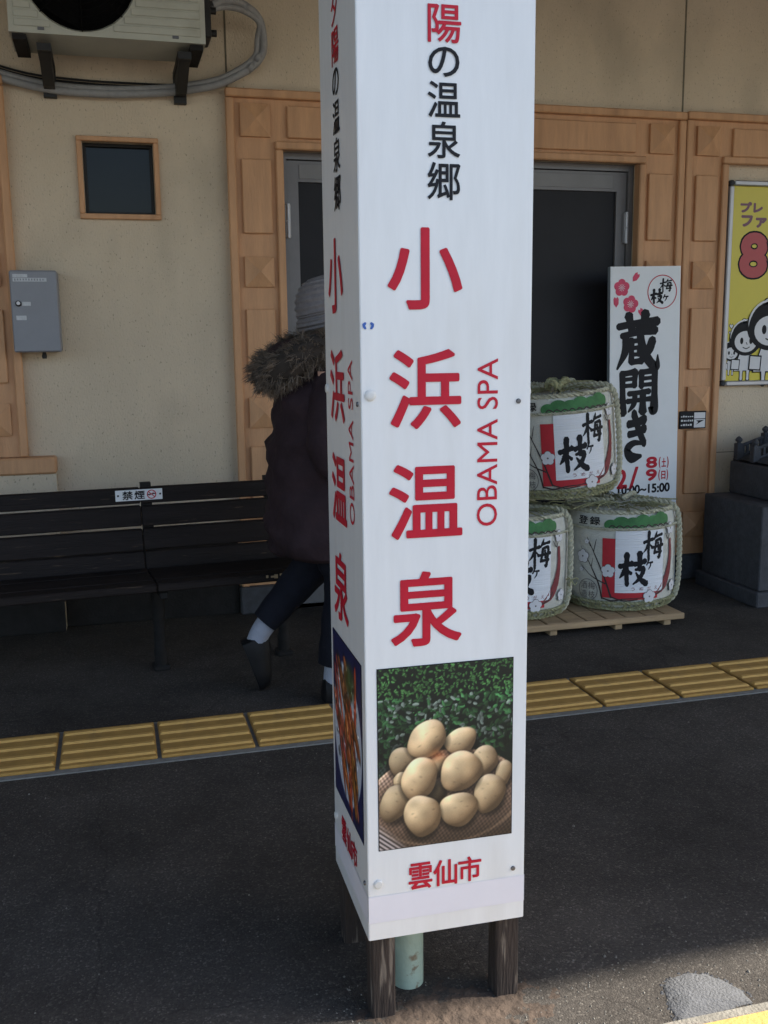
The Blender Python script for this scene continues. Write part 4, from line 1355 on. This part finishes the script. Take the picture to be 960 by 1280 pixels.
BR = .250
def barrel(label, loc, rot, spin, group, top_knot=False, tied=True):
    """straw wrapped sake barrel; spin turns the print round the barrel"""
    t = thing('sake_barrel', label, 'barrel', loc, rot, group)
    H = .455
    n = 64
    prof = [(.205, 0), (.226, .012), (.240, .045), (.247, .08), (.2495, .16), (.250, .26), (.249, .36), (.246, .41), (.240, .436), (.226, .450), (.15, .456), (.02, .458)]
    b = MB().lathe(prof, n, (0, 0, 0), True, True)
    b.build('straw_mat', M['komo'], t, True)
    def fn(k):
        def q(s, z, e=0):
            a = s / BR + spin
            r = .2525 + .0009 * k - (.004 * max(0, (z - .36) / .06) if z > .36 else 0) - (.0035 * max(0, (.10 - z) / .06) if z < .10 else 0)
            r += e
            return (r * math.sin(a), -r * math.cos(a), z)
        return q
    # red L and white label (print)
    Z = -.055       # picture heights were taken from the ground
    m = MB()
    rect(m, -.195, -.136, .125 + Z, .394 + Z, fn(1), 6, 8)
    rect(m, -.136, .060, .118 + Z, .152 + Z, fn(1), 14, 2)
    m.build('red_print', M['barrel_red'], t)
    m = MB()
    rect(m, -.139, .088, .150 + Z, .428 + Z, fn(2), 16, 8)
    m.build('white_label', M['komo_print'], t)
    for key, s_, z_, w_, h_, wm_ in (('eda', -.062, .256, .120, .144, 1.25), ('ume', .032, .358, .100, .126, 1.45), ('ke', .012, .274, .034, .042, 1.3)):
        m = MB()
        brush(m, key, s_, z_ + Z, w_, h_, fn(3), .14, wm_)
        m.build('brush_character', M['ink'], t)
    for ch, s_ in (('登', -.292), ('録', -.232)):
        m = MB()
        put_glyph(m, ch, s_, .468 + Z, .050, .038, fn(3), .012)
        m.build('stamped_character', M['ink'], t)
    for ch, s_ in (('う', -.062), ('め', -.024), ('が', .012), ('え', .048)):
        m = MB()
        put_glyph(m, ch, s_, .168 + Z, .017, .016, fn(3), 0)
        m.build('small_character', M['maroon'], t)
    # seal
    m = MB()
    ring(m, -.262, .152 + Z, .048, .050, .003, fn(3), 32)
    for ch, s_, z_ in (('梅', -.243, .172), ('酒', -.281, .172), ('枝', -.243, .132), ('造', -.281, .132)):
        put_glyph(m, ch, s_, z_ + Z, .032, .033, fn(3), 0)
    m.build('seal_print', M['seal'], t)
    # pines
    m = MB()
    for s_, z_, rx, rz in ((-.160, .466, .030, .024), (-.115, .474, .038, .030), (-.065, .474, .036, .027), (-.020, .482, .036, .030), (.030, .480, .034, .026), (.072, .490, .034, .028), (.100, .482, .022, .024)):
        disc(m, s_, z_ + Z - .012, rx, rz, fn(2), 20)
    m.build('pine_print', M['green'], t)
    m = MB()
    for k in range(9):
        s_ = -.17 + .032 * k
        stroke(m, [(s_, .440 + Z, .004), (s_ + .015, .452 + Z, .006), (s_ + .036, .441 + Z, .004)], lambda u, v: fn(3)(u, v, .00008 * k), .3, 5)
    m.build('pine_trunk_print', M['branch'], t)
    # plum branches
    for br in ([(-.155, .128, .008), (-.190, .230, .006), (-.236, .330, .004), (-.268, .392, .002)], [(-.235, .330, .004), (-.226, .372, .003), (-.222, .388, .001)], [(-.250, .352, .003), (-.262, .372, .001)],
               [(-.195, .120, .007), (-.212, .190, .006), (-.252, .270, .004), (-.300, .345, .002)], [(-.245, .262, .003), (-.238, .300, .001)], [(-.180, .188, .006), (-.245, .218, .004), (-.296, .260, .002)],
               [(-.195, .122, .006), (-.150, .112, .007), (-.100, .122, .005), (-.050, .124, .004), (.000, .128, .004)], [(-.150, .128, .006), (-.100, .114, .005), (-.04, .118, .005)], [(.03, .128, .004), (.080, .150, .005), (.104, .182, .004)],
               [(.100, .405, .004), (.118, .380, .005), (.130, .398, .005)]):
        m = MB()
        stroke(m, [(a, b_ + Z, c) for a, b_, c in br], fn(3), .15)
        m.build('branch_print', M['branch'], t)
    m = MB()
    stroke(m, [(.048, .136 + Z, .014), (.095, .170 + Z, .036), (.128, .230 + Z, .034), (.142, .30 + Z, .022), (.138, .375 + Z, .016)], fn(2), .06)
    m.build('maroon_swag', M['maroon'], t)
    for s_, z_, r_ in ((-.288, .303, .030), (-.169, .248, .029), (.015, .130, .029), (-.268, .372, .011), (-.296, .242, .011), (.135, .425, .026), (.160, .160, .026)):
        m, m2 = MB(), MB()
        for k in range(5):
            a = .3 + 2 * math.pi * k / 5
            disc(m2, s_ + .56 * r_ * math.cos(a), z_ + Z + .56 * r_ * math.sin(a), .54 * r_, .54 * r_, lambda u, v: fn(4)(u, v, .00008 * k), 14)
        for k in range(5):
            a = .3 + 2 * math.pi * k / 5
            disc(m, s_ + .56 * r_ * math.cos(a), z_ + Z + .56 * r_ * math.sin(a), .47 * r_, .47 * r_, lambda u, v: fn(5)(u, v, .00008 * k), 14)
        disc(m2, s_, z_ + Z, .14 * r_, .14 * r_, fn(6), 8)
        q = m.build('blossom_print', M['petal'], t)
        m2.build('blossom_outline', M['seal'], q)
    # ropes and straw
    rp = MB()
    zb = .428 + Z + .008
    rope(rp, [((.2555) * math.cos(2 * math.pi * k / 48), (.2555) * math.sin(2 * math.pi * k / 48), zb) for k in range(49)], .0065, .03, 4)
    rope(rp, [((.232) * math.cos(2 * math.pi * k / 40), (.232) * math.sin(2 * math.pi * k / 40), .452) for k in range(41)], .011, .05, 5)
    rp.build('girth_rope', M['rope'], t, True)
    for a in (.86, -1.98, 2.35, -2.9):
        rp = MB()
        c, s_ = math.sin(a), -math.cos(a)
        path = smooth_path([(q * c, q * s_, z_) for q, z_ in ((.05, .470), (.16, .474), (.232, .466), (.262, .425), (.270, .34), (.272, .24), (.270, .13), (.256, .05), (.225, .012))], 5)
        rope(rp, path, .0125, .046, 6)
        rp.build('side_rope', M['rope'], t, True)
    st = MB()
    for k in range(170):
        a = random.uniform(0, 2 * math.pi)
        z0 = random.uniform(.005, .020)
        L_ = random.uniform(.018, .040)
        d_ = random.uniform(-.35, .35)
        pts = []
        for q in (0, .5, 1):
            aa = a + d_ * q * .5
            zz = z0 + L_ * q
            r_ = .222 + .031 * min(1, zz / .06) ** .6 + .002 * random.random()
            pts.append((r_ * math.cos(aa), r_ * math.sin(aa), zz))
        st.tube(pts, [.0032, .004, .002], 4)
    st.build('bottom_straw', M['straw'], t)
    for z_, r_ in ((.016, .2345), (.046, .2510)):
        rp = MB()
        rope(rp, [(r_ * math.cos(2 * math.pi * k / 48), r_ * math.sin(2 * math.pi * k / 48), z_) for k in range(49)], .008, .04, 4)
        rp.build('bottom_rope', M['straw'], t, True)
    st = MB()
    for k in range(60):
        a = random.uniform(0, 2 * math.pi)
        r0 = random.uniform(.02, .16)
        x0, y0 = r0 * math.cos(a), r0 * math.sin(a)
        d_ = a + random.uniform(-.8, .8)
        L_ = random.uniform(.08, .16)
        st.tube([(x0, y0, .462), (x0 + L_ * .5 * math.cos(d_), y0 + L_ * .5 * math.sin(d_), .470 + random.uniform(0, .01)), (x0 + L_ * math.cos(d_), y0 + L_ * math.sin(d_), .458 + random.uniform(0, .014))], .003, 4)
    st.build('top_straw', M['straw'], t)
    kn = MB()
    if top_knot:
        pts = []
        for k in range(40):
            q = k / 39
            pts.append((-.02 - .11 * math.cos(q * 9) * .45 - .02, -.12 + .05 * math.sin(q * 7), .478 + .028 * abs(math.sin(q * 11))))
        rope(kn, pts, .014, .05, 5)
    else:
        a = -1.98 if tied else .8
        c, s_ = .276 * math.sin(a), -.276 * math.cos(a)
        for dx, dz in ((.03, .012), (-.028, .015), (.024, -.022), (-.02, -.025)):
            kn.tube([(c, s_ - .012, .165), (c + dx * .6, s_ - .022, .165 + dz), (c + dx, s_ - .020, .165 + dz * .4)], .0035, 5)
    kn.build('rope_knot', M['straw'], t, True)
    return t
GB = 'stacked sake barrels'
barrel('straw wrapped sake barrel standing at the right front end of the pallet', (2.238, 4.095, .056), (0, -.012, 0), 0, GB)
barrel('straw wrapped sake barrel on the pallet half hidden by the white sign pillar', (1.697, 4.095, .056), (0, .008, 0), -.02, GB, tied=False)
barrel('straw wrapped sake barrel leaning on top of the two lower barrels', (1.938, 4.10, .585), (0.02, -.085, 0), .06, GB, top_knot=True)

# ------------------------------------------------------------------ stone bridge model on a pedestal
sb = thing('stone_bridge_model', 'dark stone model of an arched bridge on a block pedestal beside the tan column', 'monument', (2.89, 3.95, 0))
MB().box(-.02, 1.25, -.02, .50, 0, .075, .006).build('plinth', M['stone'], sb)
MB().box(0, 1.23, 0, .475, .076, .478, .005).build('pedestal', M['stone'], sb)
MB().box(.135, 1.12, .05, .47, .479, .640, .006).build('bridge_base', M['stone'], sb)
dk = MB()
X0, X1 = .150, 1.10
def arch(x):
    q = (x - X0) / (X1 - X0)
    return .640 + .10 * math.sin(math.pi * q)
rect(dk, X0, X1, .12, .465, lambda x, y: (x, y, arch(x) + .012), 24, 1)
for yy in (.12, .465):
    rect(dk, X0, X1, 0, 1, lambda x, t_: (x, yy, .6405 + (arch(x) + .012 - .6405) * t_), 24, 1)
dk.build('arched_deck', M['stone'], sb)
for yy in (.31, .445):
    for k in range(7):
        x = X0 + .015 + (X1 - X0 - .03) * k / 6
        z = arch(x)
        ps = MB()
        ps.box(x - .017, x + .017, yy - .017, yy + .017, z, z + .085, .003)
        ps.lathe([(.010, 0), (.010, .006), (.017, .012), (.018, .020), (.010, .030), (.002, .036)], 12, (x, yy, z + .085), True, True)
        ps.build('rail_post', M['stone'], sb, True)
    rl = MB()
    for q in (.066, .014):
        pts = [(x, yy, arch(x) + q) for x in np.linspace(X0 + .01, X1 - .01, 20)]
        rl.tube(pts, .009, 6)
    rl.build('rail', M['stone'], sb, True)
    for k in range(36):
        if k % 6 == 0: continue
        x = X0 + .015 + (X1 - X0 - .03) * k / 36
        MB().box(x - .006, x + .006, yy - .006, yy + .006, arch(x) + .016, arch(x) + .060).build('baluster', M['stone'], sb)

# ------------------------------------------------------------------ person walking behind the pillar
per = thing('person', 'person in a dark fur trimmed coat and grey knit hat walking past the bench', 'person', (.70, 3.42, 0))
bm_v = [(0, 0, .78), (.02, 0, .92), (.02, 0, 1.06), (.05, 0, 1.18), (.075, 0, 1.25), (.095, 0, 1.33), (.10, 0, 1.41),
        (0, .085, .74), (.0, .085, .47), (-.222, .09, .222), (-.250, .09, .165), (-.234, .09, .075),
        (0, -.085, .74), (.07, -.10, .44), (.005, -.11, .10), (.03, -.11, .05), (.13, -.11, .035),
        (.02, .17, 1.12), (-.03, .21, .90), (.12, .19, .78), (.02, -.17, 1.12), (-.03, -.21, .90), (.12, -.19, .78), (.185, 0, 1.32)]
bm_e = [(0, 1), (1, 2), (2, 3), (3, 4), (4, 5), (5, 6), (0, 7), (7, 8), (8, 9), (9, 10), (10, 11), (0, 12), (12, 13), (13, 14), (14, 15), (15, 16), (3, 17), (17, 18), (18, 19), (3, 20), (20, 21), (21, 22), (5, 23)]
rad = [.13, .12, .13, .10, .05, .082, .075, .085, .062, .028, .024, .018, .085, .062, .028, .026, .022, .06, .045, .035, .06, .045, .035, .012]
me = bpy.data.meshes.new('body')
me.from_pydata(bm_v, bm_e, [])
me.materials.append(M['skin'])
body = link('body', me, per)
sk = body.modifiers.new('skin', 'SKIN')
for i, r_ in enumerate(rad):
    me.skin_vertices[0].data[i].radius = (r_, r_)
me.skin_vertices[0].data[0].use_root = True
sub = body.modifiers.new('subd', 'SUBSURF')
sub.levels = 2
sub.render_levels = 2
dgx = bpy.context.evaluated_depsgraph_get()
dgx.update()
bm2 = bpy.data.meshes.new_from_object(body.evaluated_get(dgx))
body.modifiers.clear()
body.data = bm2
bm2.name = 'body'
bm2.polygons.foreach_set('use_smooth', [True] * len(bm2.polygons))
# coat
ct = MB()
rings = [(.045, 0, .520, .205, .215), (.042, 0, .535, .225, .235), (.030, 0, .62, .228, .238), (.022, 0, .78, .212, .232), (.018, 0, .915, .207, .232), (.016, 0, .945, .184, .222), (.015, 0, 1.03, .178, .222), (.022, 0, 1.11, .165, .205), (.040, 0, 1.17, .135, .165), (.060, 0, 1.22, .095, .110), (.066, 0, 1.26, .08, .085)]
R2 = []
for a, b in zip(rings, rings[1:]):
    for q in range(5):
        R2.append(tuple(x + (y_ - x) * q / 5 for x, y_ in zip(a, b)))
R2.append(rings[-1])
ct.loft(R2, 44)
def wrinkle(x, y, z):
    a = math.atan2(y, x - .03)
    w_ = .010 * math.sin(z * 52 + 3 * math.sin(a * 2)) * (.4 + .6 * abs(math.sin(a * 1.5 + z * 5))) + .016 * math.sin(a * 7 + z * 9) * max(0, (.98 - z)) + .004 * math.sin(a * 13 - z * 31)
    return (x + w_ * math.cos(a), y + w_ * math.sin(a), z)
ct.map(wrinkle)
for sgn in (-1, 1):
    pth = smooth_path([(.02, sgn * .15, 1.13), (-.005, sgn * .205, 1.03), (-.025, sgn * .235, .90), (.05, sgn * .235, .83), (.13, sgn * .20, .77)], 6)
    rr_ = np.interp(np.linspace(0, 1, len(pth)), [0, .25, .5, 1], [.075, .078, .066, .058])
    rr_ = [r_ * (1 + .05 * math.sin(i * 1.9)) for i, r_ in enumerate(rr_)]
    ct.tube(pth, rr_, 16)
ct.build('coat', M['coat'], per, True)
# hood with fur trim
hc = MB()
nh = 20
for i in range(nh + 1):
    for j in range(nh):
        th, ph = math.pi * i / nh, 2 * math.pi * j / nh
        hc.v.append((-.095 + .115 * math.sin(th) * math.cos(ph), .155 * math.sin(th) * math.sin(ph), 1.175 + .095 * math.cos(th) - .25 * (.095 * 0 + .115 * math.sin(th) * math.cos(ph)) * -1 * .5))
for i in range(nh):
    for j in range(nh):
        hc.f.append((i * nh + j, (i + 1) * nh + j, (i + 1) * nh + (j + 1) % nh, i * nh + (j + 1) % nh))
hc.build('hood', M['coat'], per, True)
trim = smooth_path([(.09, -.135, 1.275), (.02, -.155, 1.258), (-.06, -.165, 1.228), (-.135, -.135, 1.180), (-.172, -.060, 1.150), (-.176, .03, 1.150), (-.150, .11, 1.180), (-.07, .155, 1.228), (.02, .145, 1.258), (.09, .125, 1.275)], 8)
fc = MB()
fc.tube(trim, [.034 + .022 * math.sin(math.pi * i / (len(trim) - 1)) for i in range(len(trim))], 12)
fc.build('trim_core', M['fur_core'], per, True)
fu = MB()
TP = [Vector(p) for p in trim]
for _ in range(620):
    i = random.randrange(len(TP) - 1)
    p = TP[i].lerp(TP[i + 1], random.random())
    tt = (TP[i + 1] - TP[i]).normalized()
    u = Vector((random.gauss(0, 1), random.gauss(0, 1), random.gauss(0, 1)))
    u = (u - tt * u.dot(tt))
    if u.length < 1e-4: continue
    u.normalize()
    rr_ = .034 + .022 * math.sin(math.pi * i / (len(TP) - 1))
    L_ = random.uniform(.014, .034)
    tip = p + u * rr_ + (u + tt * random.gauss(0, .6) + Vector((-.35, 0, -.45 - .4 * random.random()))).normalized() * L_
    for _k in range(17):
        a = p + u * rr_ * random.uniform(.70, .96) + Vector((random.gauss(0, 1), random.gauss(0, 1), random.gauss(0, 1))) * .0075
        e_ = tip + Vector((random.gauss(0, 1), random.gauss(0, 1), random.gauss(0, 1))) * .0075
        mid = a.lerp(e_, .5) + u * .006
        sd = (e_ - a).cross(Vector((random.random(), random.random(), random.random()))).normalized() * random.uniform(.0005, .0012)
        fu.add([a - sd, a + sd, mid + sd * .8, mid - sd * .8, e_], [(0, 1, 2, 3), (3, 2, 4)])
fu.build('fur_trim', M['fur'], per)
# hat
ht = MB()
prof = []
for i in range(70):
    q = i / 69
    if q < .28:
        r_, z_ = .121 + .010 * math.sin(q / .28 * math.pi), .045 * q / .28
    else:
        w_ = (q - .28) / .72
        r_, z_ = .124 * math.cos(w_ * math.pi / 2) ** .62 + .001, .045 + .125 * math.sin(w_ * math.pi / 2)
    r_ += .0034 * math.sin(q * 66)
    prof.append((r_, z_))
prof[21] = (prof[21][0] - .006, prof[21][1])
ht.lathe(prof, 44, (0, 0, 0), False, True)
ht.map(lambda x, y, z: (x * 1.02, y * .92, z))
hat = ht.build('knit_hat', M['hat'], per, True)
hat.location = (.060, 0, 1.318)
hat.rotation_euler = (0, -.22, 0)
sc = MB()
sc.tube(smooth_path([(.02 + .085 * math.cos(a), .085 * math.sin(a), 1.265 + .02 * math.cos(a)) for a in np.linspace(-2.6, 2.6, 12)], 4), .030, 10)
scf = sc.build('scarf', M['scarf'], per, True)
scf.location = (.05, 0, .015)
# trousers
def trouser(pts, rr_):
    t_ = MB()
    pth = smooth_path(pts, 7)
    rs = np.interp(np.linspace(0, 1, len(pth)), np.linspace(0, 1, len(rr_)), rr_)
    rs = [r_ * (1 + .025 * math.sin(i * 1.3)) for i, r_ in enumerate(rs)]
    t_.tube(pth, rs, 18)
    t_.build('trouser_leg', M['trouser'], per, True)
trouser([(0, .08, .72), (.015, .085, .60), (.000, .085, .49), (-.105, .088, .365), (-.205, .09, .256)], [.112, .098, .080, .063, .051])
trouser([(0, -.08, .72), (.035, -.09, .58), (.068, -.10, .44), (.04, -.105, .28), (.012, -.11, .135)], [.115, .105, .088, .074, .064])
def limb(name, mk, pts, rr_, flat=1.0):
    t_ = MB()
    pth = smooth_path(pts, 6)
    rs = np.interp(np.linspace(0, 1, len(pth)), np.linspace(0, 1, len(rr_)), rr_)
    t_.tube(pth, list(rs), 16)
    return t_.build(name, M[mk], per, True)
limb('sock', 'sock', [(-.185, .09, .268), (-.226, .09, .212), (-.247, .09, .155)], [.040, .037, .037])
limb('sock', 'sock', [(.014, -.11, .150), (.006, -.11, .105), (.004, -.11, .075)], [.038, .037, .037])
# shoes: heel lifted at the back foot, flat at the front foot
def shoe(heel, toe, up):
    H_, T_ = Vector(heel), Vector(toe)
    ax = (T_ - H_).normalized()
    sd = Vector((0, 1, 0))
    nn = ax.cross(sd).normalized()
    if nn.dot(Vector(up)) < 0: nn = -nn
    L_ = (T_ - H_).length
    m = MB()
    secs = [(-.03, .026, .060), (.0, .038, .088), (.15, .045, .105), (.38, .044, .096), (.6, .050, .080), (.85, .049, .066), (1.0, .036, .052), (1.06, .015, .032)]
    n = 16
    v, f = [], []
    for q, hw_, hh in secs:
        c = H_ + ax * (L_ * q)
        for k in range(n):
            a = 2 * math.pi * k / n
            zz = max(-.35, math.sin(a))
            v.append(c + sd * (hw_ * math.cos(a)) + nn * (hh * (.30 + .70 * zz)))
    for i in range(len(secs) - 1):
        for k in range(n):
            k2 = (k + 1) % n
            f.append((i * n + k, i * n + k2, (i + 1) * n + k2, (i + 1) * n + k))
    f.append(tuple(range(n))[::-1])
    f.append(tuple((len(secs) - 1) * n + k for k in range(n)))
    m.add(v, f)
    return m.build('shoe', M['shoe'], per, True)
shoe((-.298, .09, .182), (-.238, .09, .010), (1, 0, .4))
shoe((-.030, -.11, .006), (.195, -.11, .006), (0, 0, 1))
